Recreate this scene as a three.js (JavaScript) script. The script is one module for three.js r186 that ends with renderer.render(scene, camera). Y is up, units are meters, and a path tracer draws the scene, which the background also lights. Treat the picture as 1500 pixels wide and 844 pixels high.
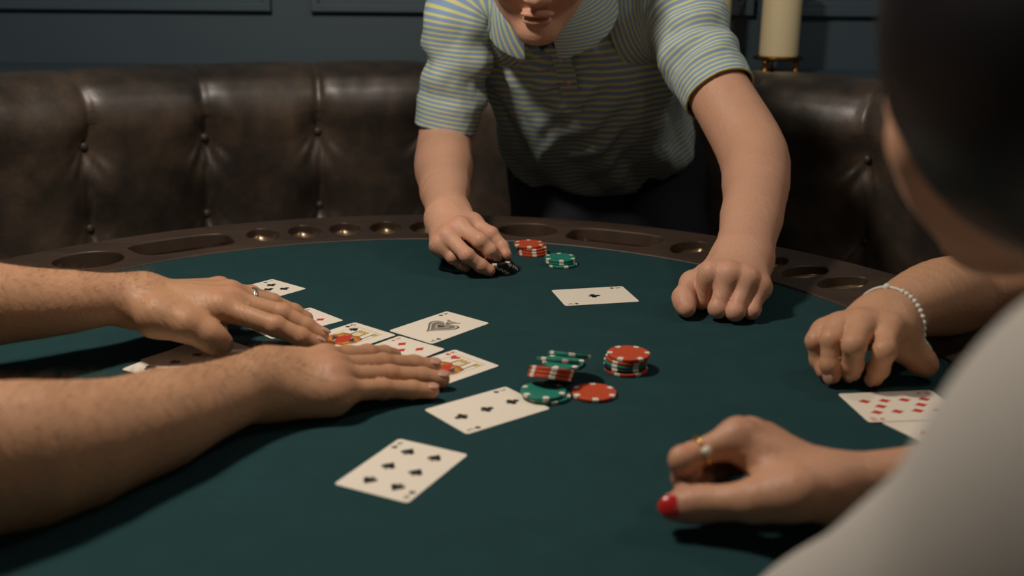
import * as THREE from 'three';
import { mergeGeometries } from 'three/addons/utils/BufferGeometryUtils.js';

// ---------------------------------------------------------------- camera, lamps, exposure
const scene = new THREE.Scene();
scene.background = new THREE.Color(0x000000);
const TABLE_Y = 0.75;
const FOCAL = 1533.9, CX = 750, CY = 422, PITCH = 16.541 * Math.PI / 180, ROLL = 0.523 * Math.PI / 180;
const camera = new THREE.PerspectiveCamera(2 * Math.atan(422 / FOCAL) * 180 / Math.PI, 1500 / 844, 0.02, 30);
camera.position.set(0.1, 1.108, 0.915);
camera.rotation.order = 'YXZ';
camera.rotation.set(-PITCH, 0, ROLL);
camera.focus = 1.22;
camera.userData.fStop = 4.0;
camera.updateMatrixWorld(true);

const renderer = new THREE.WebGLRenderer({ antialias: true });
renderer.toneMapping = THREE.LinearToneMapping;
renderer.toneMappingExposure = 1.0;
renderer.shadowMap.enabled = true;
renderer.shadowMap.type = THREE.PCFSoftShadowMap;

const LAMP = new THREE.Vector3(-0.36, 1.78, 0.02);
const LAMP_COLOR = new THREE.Color().setRGB(1, 0.88, 0.755), LAMP_CANDELA = 2.65;
const LAMP3 = new THREE.Vector3(0.75, 2.12, 1.95);
const LAMP3_COLOR = new THREE.Color().setRGB(1, 0.8, 0.62), LAMP3_CANDELA = 0.28;
const LAMP2 = new THREE.Vector3(1.02, 1.85, -0.22);
const LAMP2_COLOR = new THREE.Color().setRGB(1, 0.9, 0.8), LAMP2_CANDELA = 0.5;

// ---------------------------------------------------------------- helpers
const V = (x, y, z) => new THREE.Vector3(x, y, z);
const lerp = THREE.MathUtils.lerp, clamp = THREE.MathUtils.clamp, smooth = THREE.MathUtils.smoothstep;
function rng(seed) { let a = seed >>> 0; return () => { a = (a + 0x6D2B79F5) | 0; let t = Math.imul(a ^ (a >>> 15), 1 | a); t = (t + Math.imul(t ^ (t >>> 7), 61 | t)) ^ t; return ((t ^ (t >>> 14)) >>> 0) / 4294967296; }; }
function hash3(x, y, z) { let h = Math.imul(x, 374761393) + Math.imul(y, 668265263) + Math.imul(z, 2147483647 ^ 1274126177); h = Math.imul(h ^ (h >>> 13), 1274126177); return ((h ^ (h >>> 16)) >>> 0) / 4294967296; }
function noise3(x, y, z) {
  const xi = Math.floor(x), yi = Math.floor(y), zi = Math.floor(z); let u = x - xi, v = y - yi, w = z - zi;
  u = u * u * (3 - 2 * u); v = v * v * (3 - 2 * v); w = w * w * (3 - 2 * w);
  const c = (a, b, d) => hash3(xi + a, yi + b, zi + d);
  return lerp(lerp(lerp(c(0, 0, 0), c(1, 0, 0), u), lerp(c(0, 1, 0), c(1, 1, 0), u), v), lerp(lerp(c(0, 0, 1), c(1, 0, 1), u), lerp(c(0, 1, 1), c(1, 1, 1), u), v), w) * 2 - 1;
}
// measuring: the world point where the sight line of a photograph pixel meets a level h above the felt, or a camera depth d
function sight(u, v) {
  const x = (u - CX) / FOCAL, y = -(v - CY) / FOCAL;
  return V(x, y, -1).applyQuaternion(camera.quaternion);
}
function onTable(u, v, h = 0) { const d = sight(u, v); return camera.position.clone().addScaledVector(d, (TABLE_Y + h - camera.position.y) / d.y); }
function atDepth(u, v, d) { return camera.position.clone().addScaledVector(sight(u, v), d); }

const used = {};
function numbered(name) { const n = used[name] = (used[name] ?? -1) + 1; return n ? name + '_' + String(n).padStart(3, '0') : name; }
function tag(o, label, category, group, kind) { Object.assign(o.userData, { label, category }); if (group) o.userData.group = group; if (kind) o.userData.kind = kind; return o; }
function shadows(o) { o.castShadow = true; o.receiveShadow = true; return o; }
function part(parent, name, geometry, material, label) {
  const m = shadows(new THREE.Mesh(geometry, material)); m.name = parent === scene ? numbered(name) : name;
  if (label) m.userData.label = label;
  parent.add(m); return m;
}
function thing(name, label, category, group) { const g = new THREE.Group(); g.name = numbered(name); scene.add(g); return tag(g, label, category, group); }
function struct(name, geometry, material) { const m = part(scene, name, geometry, material); m.userData.kind = 'structure'; return m; }
function dataTexture(w, h, fn, srgb = true) {
  const d = new Uint8Array(w * h * 4);
  for (let y = 0; y < h; y++) for (let x = 0; x < w; x++) { const c = fn(x / w, y / h, x, y), i = (y * w + x) * 4; d[i] = clamp(c[0], 0, 1) * 255; d[i + 1] = clamp(c[1], 0, 1) * 255; d[i + 2] = clamp(c[2], 0, 1) * 255; d[i + 3] = 255; }
  const t = new THREE.DataTexture(d, w, h); t.wrapS = t.wrapT = THREE.RepeatWrapping; t.magFilter = THREE.LinearFilter; t.minFilter = THREE.LinearFilter;
  if (srgb) t.colorSpace = THREE.SRGBColorSpace; t.needsUpdate = true; return t;
}
// tiling value noise
function tnoise(u, v, n, seed) { const x = u * n, y = v * n, xi = Math.floor(x), yi = Math.floor(y); let a = x - xi, b = y - yi; a = a * a * (3 - 2 * a); b = b * b * (3 - 2 * b); const h = (i, j) => hash3(((xi + i) % n + n) % n, ((yi + j) % n + n) % n, seed); return lerp(lerp(h(0, 0), h(1, 0), a), lerp(h(0, 1), h(1, 1), a), b); }
function fbm(u, v, n, seed, oct = 4) { let s = 0, a = 0.5, t = 0; for (let o = 0; o < oct; o++) { s += a * tnoise(u, v, n << o, seed + o); t += a; a *= 0.5; } return s / t; }
const C3 = (r, g, b) => new THREE.Color().setRGB(r, g, b);
const mat = (o) => new THREE.MeshPhysicalMaterial(o);

// ---------------------------------------------------------------- a mesher for implicit bodies (surface nets)
function surfaceNets(f, lo, hi, cell) {
  const nx = Math.ceil((hi.x - lo.x) / cell) + 1, ny = Math.ceil((hi.y - lo.y) / cell) + 1, nz = Math.ceil((hi.z - lo.z) / cell) + 1;
  const nbx = Math.ceil(nx / 8), nby = Math.ceil(ny / 8), locals = [], owner = [], g = new Float32Array(nx * ny * nz), B = 8, hd = cell * B * 0.5 * 1.733 * 1.7;
  for (let bz = 0; bz < nz; bz += B) for (let by = 0; by < ny; by += B) for (let bx = 0; bx < nx; bx += B) {
    const X = lo.x + (bx + B / 2) * cell, Y = lo.y + (by + B / 2) * cell, Z = lo.z + (bz + B / 2) * cell, c = f(X, Y, Z), far = Math.abs(c) > hd, lf = far || !f.local ? f : f.local(X, Y, Z, cell * B * 0.9);
    locals[((bz / B) * nby + by / B) * nbx + bx / B] = lf;
    for (let z = bz; z < Math.min(bz + B, nz); z++) for (let y = by; y < Math.min(by + B, ny); y++) for (let x = bx; x < Math.min(bx + B, nx); x++)
      g[(z * ny + y) * nx + x] = far ? c : lf(lo.x + x * cell, lo.y + y * cell, lo.z + z * cell);
  }
  const vi = new Int32Array(nx * ny * nz).fill(-1), pos = [], idx = [], at = (x, y, z) => (z * ny + y) * nx + x;
  const E = [[0, 1], [2, 3], [4, 5], [6, 7], [0, 2], [1, 3], [4, 6], [5, 7], [0, 4], [1, 5], [2, 6], [3, 7]];
  const v8 = new Float32Array(8);
  for (let z = 0; z < nz - 1; z++) for (let y = 0; y < ny - 1; y++) for (let x = 0; x < nx - 1; x++) {
    let m = 0;
    for (let i = 0; i < 8; i++) { v8[i] = g[at(x + (i & 1), y + ((i >> 1) & 1), z + (i >> 2))]; if (v8[i] < 0) m |= 1 << i; }
    if (m === 0 || m === 255) continue;
    let n = 0, px = 0, py = 0, pz = 0;
    for (const [a, b] of E) {
      if ((v8[a] < 0) === (v8[b] < 0)) continue;
      const t = v8[a] / (v8[a] - v8[b]); n++;
      px += lerp(a & 1, b & 1, t); py += lerp((a >> 1) & 1, (b >> 1) & 1, t); pz += lerp(a >> 2, b >> 2, t);
    }
    vi[at(x, y, z)] = pos.length / 3; owner.push(((z >> 3) * nby + (y >> 3)) * nbx + (x >> 3));
    pos.push(lo.x + (x + px / n) * cell, lo.y + (y + py / n) * cell, lo.z + (z + pz / n) * cell);
  }
  for (let z = 1; z < nz - 1; z++) for (let y = 1; y < ny - 1; y++) for (let x = 1; x < nx - 1; x++) {
    const s = g[at(x, y, z)] < 0;
    for (let a = 0; a < 3; a++) {
      if ((g[a === 0 ? at(x + 1, y, z) : a === 1 ? at(x, y + 1, z) : at(x, y, z + 1)] < 0) === s) continue;
      const q = a === 0 ? [vi[at(x, y - 1, z - 1)], vi[at(x, y, z - 1)], vi[at(x, y, z)], vi[at(x, y - 1, z)]] : a === 1 ? [vi[at(x - 1, y, z - 1)], vi[at(x - 1, y, z)], vi[at(x, y, z)], vi[at(x, y, z - 1)]] : [vi[at(x - 1, y - 1, z)], vi[at(x, y - 1, z)], vi[at(x, y, z)], vi[at(x - 1, y, z)]];
      if (q.some((i) => i < 0)) continue;
      if (s) idx.push(q[0], q[1], q[2], q[0], q[2], q[3]); else idx.push(q[0], q[2], q[1], q[0], q[3], q[2]);
    }
  }
  const nor = new Float32Array(pos.length), e = Math.min(cell * 0.5, 0.0015);
  for (let i = 0; i < pos.length; i += 3) {
    const f = locals[owner[i / 3]];
    for (let it = 0; it < 2; it++) {
      const x = pos[i], y = pos[i + 1], z = pos[i + 2];
      let gx = f(x + e, y, z) - f(x - e, y, z), gy = f(x, y + e, z) - f(x, y - e, z), gz = f(x, y, z + e) - f(x, y, z - e);
      const l = Math.hypot(gx, gy, gz) || 1; gx /= l; gy /= l; gz /= l;
      if (it === 0) { const d = clamp(f(x, y, z) / Math.max(0.6, l / (2 * e)), -cell, cell); pos[i] -= gx * d; pos[i + 1] -= gy * d; pos[i + 2] -= gz * d; }
      else { nor[i] = gx; nor[i + 1] = gy; nor[i + 2] = gz; }
    }
  }
  const geo = new THREE.BufferGeometry();
  geo.setAttribute('position', new THREE.Float32BufferAttribute(pos, 3));
  geo.setAttribute('normal', new THREE.BufferAttribute(nor, 3));
  geo.setIndex(idx);
  return geo;
}
const smin = (a, b, k) => { const h = Math.max(k - Math.abs(a - b), 0) / k; return Math.min(a, b) - h * h * k * 0.25; };
const cone = (a, b, ra, rb, k = 0.01) => ({ a, b, ra, rb, k, n: b.clone().sub(a), l2: Math.max(1e-9, b.distanceToSquared(a)) });
const ball = (c, r, k = 0.01) => cone(c, c.clone().add(V(0, 1e-5, 0)), r, r, k);
function blob(c, rx, ry, rz, k = 0.01, q = new THREE.Quaternion()) { return { c, r: [rx, ry, rz], m: new THREE.Matrix4().makeRotationFromQuaternion(q.clone().invert()).elements, k }; }
// a limb as one prim: a polyline with radii, flattened across lat
function tubePrim(points, radius, flat, lat, n, k) {
  const c = new THREE.CatmullRomCurve3(points, false, 'centripetal'), P = [], R = [], F = [];
  for (let i = 0; i <= n; i++) { P.push(c.getPointAt(i / n)); R.push(radius(i / n)); F.push(flat(i / n)); }
  return { tube: true, P, R, F, lat, k, a: P[0], b: P[n] };
}
function prim(p, x, y, z) {
  if (p.tube) {
    let best = 10; const L = p.lat;
    for (let i = 0; i < p.P.length - 1; i++) {
      const A = p.P[i], B = p.P[i + 1], bx = B.x - A.x, by = B.y - A.y, bz = B.z - A.z, dx = x - A.x, dy = y - A.y, dz = z - A.z, t = clamp((dx * bx + dy * by + dz * bz) / (bx * bx + by * by + bz * bz), 0, 1);
      let ex = dx - bx * t, ey = dy - by * t, ez = dz - bz * t; const fl = p.F[i] + (p.F[i + 1] - p.F[i]) * t, la = ex * L.x + ey * L.y + ez * L.z, q = la / fl - la;
      ex += L.x * q; ey += L.y * q; ez += L.z * q;
      const d = Math.hypot(ex, ey, ez) - (p.R[i] + (p.R[i + 1] - p.R[i]) * t); if (d < best) best = d;
    }
    return best;
  }
  if (p.c) {
    const dx = x - p.c.x, dy = y - p.c.y, dz = z - p.c.z, m = p.m;
    const a = (m[0] * dx + m[4] * dy + m[8] * dz) / p.r[0], b = (m[1] * dx + m[5] * dy + m[9] * dz) / p.r[1], c = (m[2] * dx + m[6] * dy + m[10] * dz) / p.r[2];
    const k0 = Math.hypot(a, b, c), k1 = Math.hypot(a / p.r[0], b / p.r[1], c / p.r[2]);
    return k1 < 1e-9 ? -Math.min(...p.r) : k0 * (k0 - 1) / k1;
  }
  const dx = x - p.a.x, dy = y - p.a.y, dz = z - p.a.z, t = clamp((dx * p.n.x + dy * p.n.y + dz * p.n.z) / p.l2, 0, 1);
  return Math.hypot(dx - p.n.x * t, dy - p.n.y * t, dz - p.n.z * t) - (p.ra + (p.rb - p.ra) * t);
}
class Figure {
  constructor() { this.core = []; this.fingers = []; this.cuts = []; this.spots = []; this.nails = []; }
  chain(list, k = 0.006, kj = 0.008) {
    const box = new THREE.Box3(); let r = 0;
    for (const p of list) { box.expandByPoint(p.a ?? p.c); box.expandByPoint(p.b ?? p.c); r = Math.max(r, p.ra ?? Math.max(...p.r), p.rb ?? 0); }
    const c = box.getCenter(V(0, 0, 0)); this.fingers.push({ list, k, kj, c, R: box.getSize(V(0, 0, 0)).length() / 2 + r });
  }
  field() {
    const make = (core, fingers, cuts) => (x, y, z) => {
      let d = 10;
      for (const p of core) d = smin(d, prim(p, x, y, z), p.k);
      const d0 = d;
      for (const f of fingers) {
        const far = Math.hypot(x - f.c.x, y - f.c.y, z - f.c.z) - f.R;
        if (far > Math.max(d, 0.0) + 0.02 && far > 0.03) { if (d > far) d = far; continue; }
        let e = 10; for (const p of f.list) e = smin(e, prim(p, x, y, z), f.k);
        d = Math.min(d, smin(d0, e, f.kj));
      }
      for (const p of cuts) d = -smin(-d, prim(p, x, y, z), p.k);
      return d;
    };
    const { core, fingers, cuts } = this, f = make(core, fingers, cuts);
    f.local = (x, y, z, R) => { // only what can matter within R of here
      const ds = core.map((p) => prim(p, x, y, z)), lim = Math.max(0, Math.min(...ds, f(x, y, z))) + 2.4 * R + 0.04;
      return make(core.filter((p, i) => ds[i] < lim), fingers.filter((q) => Math.hypot(x - q.c.x, y - q.c.y, z - q.c.z) - q.R < lim), cuts.filter((p) => prim(p, x, y, z) < lim));
    };
    return f;
  }
  // one skin made of several grids: hands fine, trunk coarse
  build(parent, regions, skin, name = 'body') {
    const f = this.field(), geos = regions.map(({ points, pad, cell }) => {
      const b = new THREE.Box3().setFromPoints(points).expandByScalar(pad);
      return surfaceNets(f, b.min, b.max, cell);
    });
    const g = geos.length > 1 ? mergeGeometries(geos) : geos[0], p = g.attributes.position, col = new Float32Array(p.count * 3), uv = new Float32Array(p.count * 2), c = new THREE.Color();
    for (let i = 0; i < p.count; i++) {
      const x = p.getX(i), y = p.getY(i), z = p.getZ(i);
      const m = noise3(x * 38, y * 38, z * 38) * 0.5 + noise3(x * 120, y * 120, z * 120) * 0.3 + noise3(x * 400, y * 400, z * 400) * 0.2;
      c.copy(skin.base).multiplyScalar(1 + m * (skin.mottle ?? 0.09));
      for (const s of this.spots) { const q = (x - s.p.x) ** 2 + (y - s.p.y) ** 2 + (z - s.p.z) ** 2; if (q < 4 * s.r * s.r) c.lerp(s.color ?? skin.red, s.s * Math.exp(-q / (s.r * s.r))); }
      c.toArray(col, i * 3); uv[i * 2] = x + y * 0.6; uv[i * 2 + 1] = z + y * 0.5;
    }
    g.setAttribute('color', new THREE.BufferAttribute(col, 3)); g.setAttribute('uv', new THREE.BufferAttribute(uv, 2));
    return part(parent, name, g, skinMaterial);
  }
}
const skinBump = dataTexture(256, 256, (u, v) => { const a = fbm(u, v, 24, 5, 3); return [a, a, a]; }, false); skinBump.repeat.set(18, 18);
const skinMaterial = mat({ vertexColors: true, roughness: 0.5, specularIntensity: 0.7, bumpMap: skinBump, bumpScale: 0.0005, sheen: 0.25, sheenRoughness: 0.6, sheenColor: new THREE.Color(0xffc9a8) });

function limb(fig, a, b, ra, rb, k = 0.02) { fig.core.push(cone(a, b, ra, rb, k)); }
// shoulder S, elbow E, wrist W; lat = unit vector across the wrist
function arm(fig, S, E, W, lat, r) {
  const l1 = S.distanceTo(E), l2 = E.distanceTo(W), e = l1 / (l1 + l2), keys = [[0, r.shoulder], [e * 0.5, lerp(r.shoulder, r.elbow, 0.4)], [e, r.elbow], [lerp(e, 1, 0.22), r.fore], [lerp(e, 1, 0.55), lerp(r.fore, r.wrist, 0.5)], [lerp(e, 1, 0.86), r.wrist * 1.0], [1, r.wrist * 0.97], [1.2, r.wrist * 0.9]];
  const radius = (t) => { let i = 0; while (i < keys.length - 2 && keys[i + 1][0] <= t) i++; const [t0, a] = keys[i], [t1, b] = keys[i + 1], f = clamp((t - t0) / (t1 - t0), 0, 1); return lerp(a, b, f * f * (3 - 2 * f)); };
  fig.core.push(tubePrim([S, S.clone().lerp(E, 0.6), E.clone().lerp(S, 0.08).lerp(W, 0.04), E.clone().lerp(W, 0.3), W], radius, (t) => lerp(1, r.flat ?? 1.22, smooth(t, lerp(e, 1, 0.3), 1)), lat, 22, 0.016));
}
const FINGERS = ['index', 'middle', 'ring', 'pinky'], FR = { index: 1.0, middle: 1.03, ring: 0.97, pinky: 0.84 };
function hand(fig, h) {
  const s = h.scale ?? 1, W = h.wrist, I = h.index[0], K = h.pinky[0];
  const fwd = h.middle[0].clone().add(h.ring[0]).multiplyScalar(0.5).sub(W).normalize(), lat = I.clone().sub(K).normalize();
  const n = V(0, 0, 0).crossVectors(fwd, lat).normalize(); if (n.dot(h.up) < 0) n.negate();
  const off = { index: 0.013, middle: 0.005, ring: -0.004, pinky: -0.012 };
  for (const f of FINGERS) {
    const J = h[f], q = FR[f] * s * (h.thick ?? 1), r = [0.0104 * q, 0.0098 * q, 0.0089 * q, 0.0077 * q];
    const root = W.clone().addScaledVector(lat, off[f] * s);
    fig.core.push(cone(root, J[0], 0.0132 * s, 0.0108 * q, 0.009));
    fig.core.push(cone(root.clone().addScaledVector(n, -0.009 * s), J[0].clone().addScaledVector(n, -0.007 * s).lerp(root, 0.08), 0.013 * s, 0.0115 * s, 0.012));
    fig.core.push(ball(J[0].clone().addScaledVector(n, 0.0008 * s), 0.0111 * q, 0.008));
    const list = [cone(J[0], J[1], r[0], r[1] * 0.97), cone(J[1], J[2], r[1] * 0.95, r[2])];
    const tip = J[3].clone(), pre = J[2].clone();
    list.push(cone(pre, tip, r[2] * 0.98, r[3]), ball(J[1], r[1] * 1.0), ball(J[2], r[2] * 0.98));
    fig.chain(list, 0.003, 0.009);
    const l = V(0, 0, 0).crossVectors(fwd, n).normalize(); finish(f, J[2], J[3], r, l, n, q);
    fig.spots.push({ p: J[1].clone().addScaledVector(n, r[1] * 0.6), r: 0.009 * s, s: 0.35 }, { p: J[3], r: 0.012 * s, s: 0.55 }, { p: J[0].clone().addScaledVector(n, 0.01 * s), r: 0.011 * s, s: 0.3 });
  }
  for (let i = 0; i < 3; i++) { const a = h[FINGERS[i]][0], b = h[FINGERS[i + 1]][0], m = a.clone().lerp(b, 0.5).lerp(W, 0.1); fig.core.push(cone(W.clone().lerp(m, 0.15), m, 0.0125 * s, 0.0108 * s, 0.010)); }
  const T = h.thumb, tr = [0.016 * s, 0.0135 * s, 0.0118 * s, 0.0095 * s].map((x) => x * (h.thumbThick ?? 1));
  fig.core.push(cone(W.clone().addScaledVector(lat, 0.012 * s).addScaledVector(n, -0.006 * s), T[0], 0.015 * s, tr[0], 0.014));
  fig.core.push(cone(T[0], T[1], tr[0], tr[1], 0.012));
  fig.core.push(cone(T[0].clone().lerp(T[1], 0.45), I.clone().lerp(W, 0.35).addScaledVector(n, -0.008 * s), 0.009 * s, 0.009 * s, 0.014));
  fig.core.push(cone(W.clone().addScaledVector(lat, -0.012 * s).addScaledVector(n, -0.01 * s), K.clone().addScaledVector(n, -0.01 * s).lerp(W, 0.12), 0.0135 * s, 0.011 * s, 0.014));
  fig.chain([cone(T[1], T[2], tr[1], tr[2]), cone(T[2], T[3], tr[2] * 1.02, tr[3]), ball(T[2].clone().lerp(T[3], 0.5), tr[2] * 1.0)], 0.006, 0.007);
  fig.spots.push({ p: T[3], r: 0.014 * s, s: 0.5 }, { p: T[2], r: 0.01 * s, s: 0.25 });
  const tl = h.thumbUp ?? n, td = T[3].clone().sub(T[2]).normalize(), ll = V(0, 0, 0).crossVectors(td, tl).normalize();
  finish('thumb', T[2], T[3], tr, ll, tl, s * 1.25);
  function finish(name, A, B, r, l, up, q) {
    if (!(h.nails ?? []).includes(name)) return;
    const d = B.clone().sub(A).normalize(), top = V(0, 0, 0).crossVectors(l, d).normalize();
    if (name === 'thumb' && top.dot(up) < 0) top.negate();
    fig.nails.push({ name, d, top, c: B.clone().addScaledVector(d, r[3] * 0.12).addScaledVector(top, r[3] * 0.83), len: 0.0062 * q, wid: r[3] * 0.74, thick: r[3] * 0.24 });
  }
  h.n = n; h.lat = lat; h.fwd = fwd;
  if (h.report) console.log(h.report, 'palm', (W.distanceTo(h.middle[0]) * 1000) | 0, FINGERS.map((f) => f + ' ' + [0, 1, 2].map((i) => (h[f][i].distanceTo(h[f][i + 1]) * 1000) | 0).join('/')).join('  '), 'thumb', [0, 1, 2].map((i) => (T[i].distanceTo(T[i + 1]) * 1000) | 0).join('/'), 'knuckles', (I.distanceTo(K) * 1000) | 0);
}
function addNails(fig, parent, material, label) {
  for (const n of fig.nails) {
    const g = new THREE.SphereGeometry(1, 14, 10); const lat = V(0, 0, 0).crossVectors(n.top, n.d).normalize();
    const m = new THREE.Matrix4().makeBasis(n.d.clone().multiplyScalar(n.len), n.top.clone().multiplyScalar(n.thick), lat.multiplyScalar(n.wid)).setPosition(n.c);
    g.applyMatrix4(m); g.computeVertexNormals(); part(parent, 'fingernail', g, material, label);
  }
}
// a head in its own frame: x across, y up, z forward; origin between the ears
function head(fig, M, s = 1, ears = true) {
  const p = (x, y, z) => V(x, y, z).multiplyScalar(s).applyMatrix4(M), q = new THREE.Quaternion().setFromRotationMatrix(M), B = (x, y, z, a, b, c, k) => blob(p(x, y, z), a * s, b * s, c * s, k, q), C = (a, b, ra, rb, k) => cone(p(...a), p(...b), ra * s, rb * s, k);
  fig.core.push(B(0, 0.04, -0.012, 0.074, 0.085, 0.094, 0.02), B(0, -0.025, 0.032, 0.06, 0.068, 0.058, 0.03), B(0, 0.0, 0.045, 0.06, 0.06, 0.045, 0.02));
  for (const e of [-1, 1]) {
    fig.core.push(C([e * 0.052, -0.045, 0.005], [e * 0.014, -0.086, 0.068], 0.02, 0.015, 0.03));
    fig.core.push(B(e * 0.038, -0.022, 0.062, 0.024, 0.022, 0.022, 0.02));
    if (ears) fig.core.push(B(e * 0.074, -0.005, -0.008, 0.009, 0.03, 0.018, 0.008));
    fig.core.push(C([e * 0.012, 0.034, 0.088], [e * 0.046, 0.034, 0.07], 0.007, 0.006, 0.014));
    fig.cuts.push(B(e * 0.031, 0.016, 0.099, 0.014, 0.008, 0.012, 0.012));
    fig.core.push(B(e * 0.03, 0.014, 0.078, 0.013, 0.011, 0.011, 0.004));
    fig.core.push(B(e * 0.0125, -0.024, 0.1, 0.0075, 0.0065, 0.009, 0.006));
    fig.cuts.push(B(e * 0.006, -0.031, 0.106, 0.0035, 0.003, 0.005, 0.003));
  }
  fig.core.push(C([0, 0.022, 0.092], [0, -0.018, 0.112], 0.007, 0.0105, 0.012), B(0, -0.088, 0.074, 0.019, 0.014, 0.015, 0.02));
  fig.core.push(B(0, -0.0505, 0.092, 0.023, 0.0055, 0.009, 0.006), B(0, -0.062, 0.0895, 0.02, 0.0065, 0.0095, 0.006));
  fig.cuts.push(B(0, -0.0562, 0.1005, 0.022, 0.0016, 0.008, 0.003));
  const lip = new THREE.Color().setRGB(0.42, 0.14, 0.1);
  for (const x of [-0.012, 0, 0.012]) fig.spots.push({ p: p(x, -0.056, 0.1), r: 0.009 * s, s: 0.5, color: lip });
  for (const e of [-1, 1]) fig.spots.push({ p: p(e * 0.04, -0.02, 0.08), r: 0.02 * s, s: 0.35 });
  return p;
}
// a sleeve, trunk or collar: rings lofted along a path; uv.y runs along it in metres
function loft(rings, around, steps, disp, closed = true, a0 = 0, a1 = Math.PI * 2) {
  const n = rings.length, get = (k, t) => {
    const i = Math.min(n - 2, Math.floor(t)), f = t - i, r = (j) => rings[clamp(j, 0, n - 1)][k], p0 = r(i - 1), p1 = r(i), p2 = r(i + 1), p3 = r(i + 2);
    const cr = (a, b, c, d) => b + 0.5 * f * (c - a + f * (2 * a - 5 * b + 4 * c - d + f * (3 * (b - c) + d - a)));
    return typeof p1 === 'number' ? cr(p0, p1, p2, p3) : V(cr(p0.x, p1.x, p2.x, p3.x), cr(p0.y, p1.y, p2.y, p3.y), cr(p0.z, p1.z, p2.z, p3.z));
  };
  const pos = [], uv = [], idx = []; let len = 0, last = null;
  for (let j = 0; j <= steps; j++) {
    const t = j / steps * (n - 1), c = get('c', t), u = get('u', t).normalize(), v = get('v', t).normalize(), a = get('a', t), b = get('b', t), e = get('e', t);
    if (last) len += last.distanceTo(c); last = c.clone();
    for (let i = 0; i <= around; i++) {
      const th = lerp(a0, a1, i / around), co = Math.cos(th), si = Math.sin(th), x = Math.sign(co) * Math.abs(co) ** (2 / e) * a, y = Math.sign(si) * Math.abs(si) ** (2 / e) * b;
      const d = disp ? disp(th, t / (n - 1), len) : 0, l = Math.hypot(x, y) || 1, w = c.clone().addScaledVector(u, x * (1 + d / l)).addScaledVector(v, y * (1 + d / l));
      pos.push(w.x, w.y, w.z); uv.push(th * (a + b) * 0.5, get('s', t) ?? len);
    }
  }
  const W = around + 1;
  for (let j = 0; j < steps; j++) for (let i = 0; i < around; i++) idx.push(j * W + i, j * W + i + 1, (j + 1) * W + i + 1, j * W + i, (j + 1) * W + i + 1, (j + 1) * W + i);
  const g = new THREE.BufferGeometry(); g.setAttribute('position', new THREE.Float32BufferAttribute(pos, 3)); g.setAttribute('uv', new THREE.Float32BufferAttribute(uv, 2)); g.setIndex(idx); g.computeVertexNormals();
  if (closed) { const nn = g.attributes.normal; for (let j = 0; j <= steps; j++) { const A = j * W, Bq = j * W + around, m = V(nn.getX(A) + nn.getX(Bq), nn.getY(A) + nn.getY(Bq), nn.getZ(A) + nn.getZ(Bq)).normalize(); nn.setXYZ(A, m.x, m.y, m.z); nn.setXYZ(Bq, m.x, m.y, m.z); } }
  return g;
}
function box(w, h, d, x, y, z) { const g = new THREE.BoxGeometry(w, h, d); g.translate(x, y, z); return g; }

// ---------------------------------------------------------------- room
const paintBump = dataTexture(256, 256, (u, v) => { const a = fbm(u, v, 16, 91, 4); return [a, a, a]; }, false); paintBump.repeat.set(3, 3);
const wallPaint = mat({ color: new THREE.Color().setRGB(0.05, 0.08, 0.102), roughness: 0.55, bumpMap: paintBump, bumpScale: 0.0006 });
const ceilingPaint = mat({ color: new THREE.Color().setRGB(0.1, 0.1, 0.1), roughness: 0.9 });
const boards = dataTexture(512, 512, (u, v) => { const g = fbm(u * 1, v * 1, 6, 33, 5), s = tnoise(u, v * 0.999, 64, 7), k = 0.75 + 0.35 * g + 0.1 * s; return [0.24 * k, 0.15 * k, 0.09 * k]; });
const floorWood = mat({ map: boards, roughness: 0.5 });
const WALL_Z = -1.36, X0 = -2.4, X1 = 2.4, Z1 = 2.4, CEIL = 2.55;
struct('floor', box(X1 - X0 + 0.3, 0.1, Z1 - WALL_Z + 0.3, 0, -0.05, (Z1 + WALL_Z) / 2), floorWood);
struct('ceiling', box(X1 - X0 + 0.3, 0.1, Z1 - WALL_Z + 0.3, 0, CEIL + 0.05, (Z1 + WALL_Z) / 2), ceilingPaint);
struct('wall_back', box(X1 - X0, CEIL, 0.1, 0, CEIL / 2, WALL_Z - 0.05), wallPaint);
struct('wall_front', box(X1 - X0, CEIL, 0.1, 0, CEIL / 2, Z1 + 0.05), wallPaint);
struct('wall_left', box(0.1, CEIL, Z1 - WALL_Z + 0.2, X0 - 0.05, CEIL / 2, (Z1 + WALL_Z) / 2), wallPaint);
struct('wall_right', box(0.1, CEIL, Z1 - WALL_Z + 0.2, X1 + 0.05, CEIL / 2, (Z1 + WALL_Z) / 2), wallPaint);
// picture-frame mouldings on the back wall: a raised frame with an inner step
function moulding(n, x0, x1, y0, y1) {
  const ring = (i, o, d) => {
    const s = new THREE.Shape([new THREE.Vector2(x0 + i, y0 + i), new THREE.Vector2(x1 - i, y0 + i), new THREE.Vector2(x1 - i, y1 - i), new THREE.Vector2(x0 + i, y1 - i)]);
    s.holes.push(new THREE.Path([new THREE.Vector2(x0 + o, y0 + o), new THREE.Vector2(x0 + o, y1 - o), new THREE.Vector2(x1 - o, y1 - o), new THREE.Vector2(x1 - o, y0 + o)]));
    const g = new THREE.ExtrudeGeometry(s, { depth: d, bevelEnabled: true, bevelSize: 0.003, bevelThickness: 0.004, bevelSegments: 3 }); g.translate(0, 0, WALL_Z - 0.002); return g;
  };
  struct('trim_' + n, mergeGeometries([ring(0, 0.012, 0.016), ring(0.014, 0.024, 0.008)]), wallPaint);
}
const mY = (u, v) => { const d = sight(u, v); return camera.position.clone().addScaledVector(d, (WALL_Z + 0.012 - camera.position.z) / d.z); };
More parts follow.
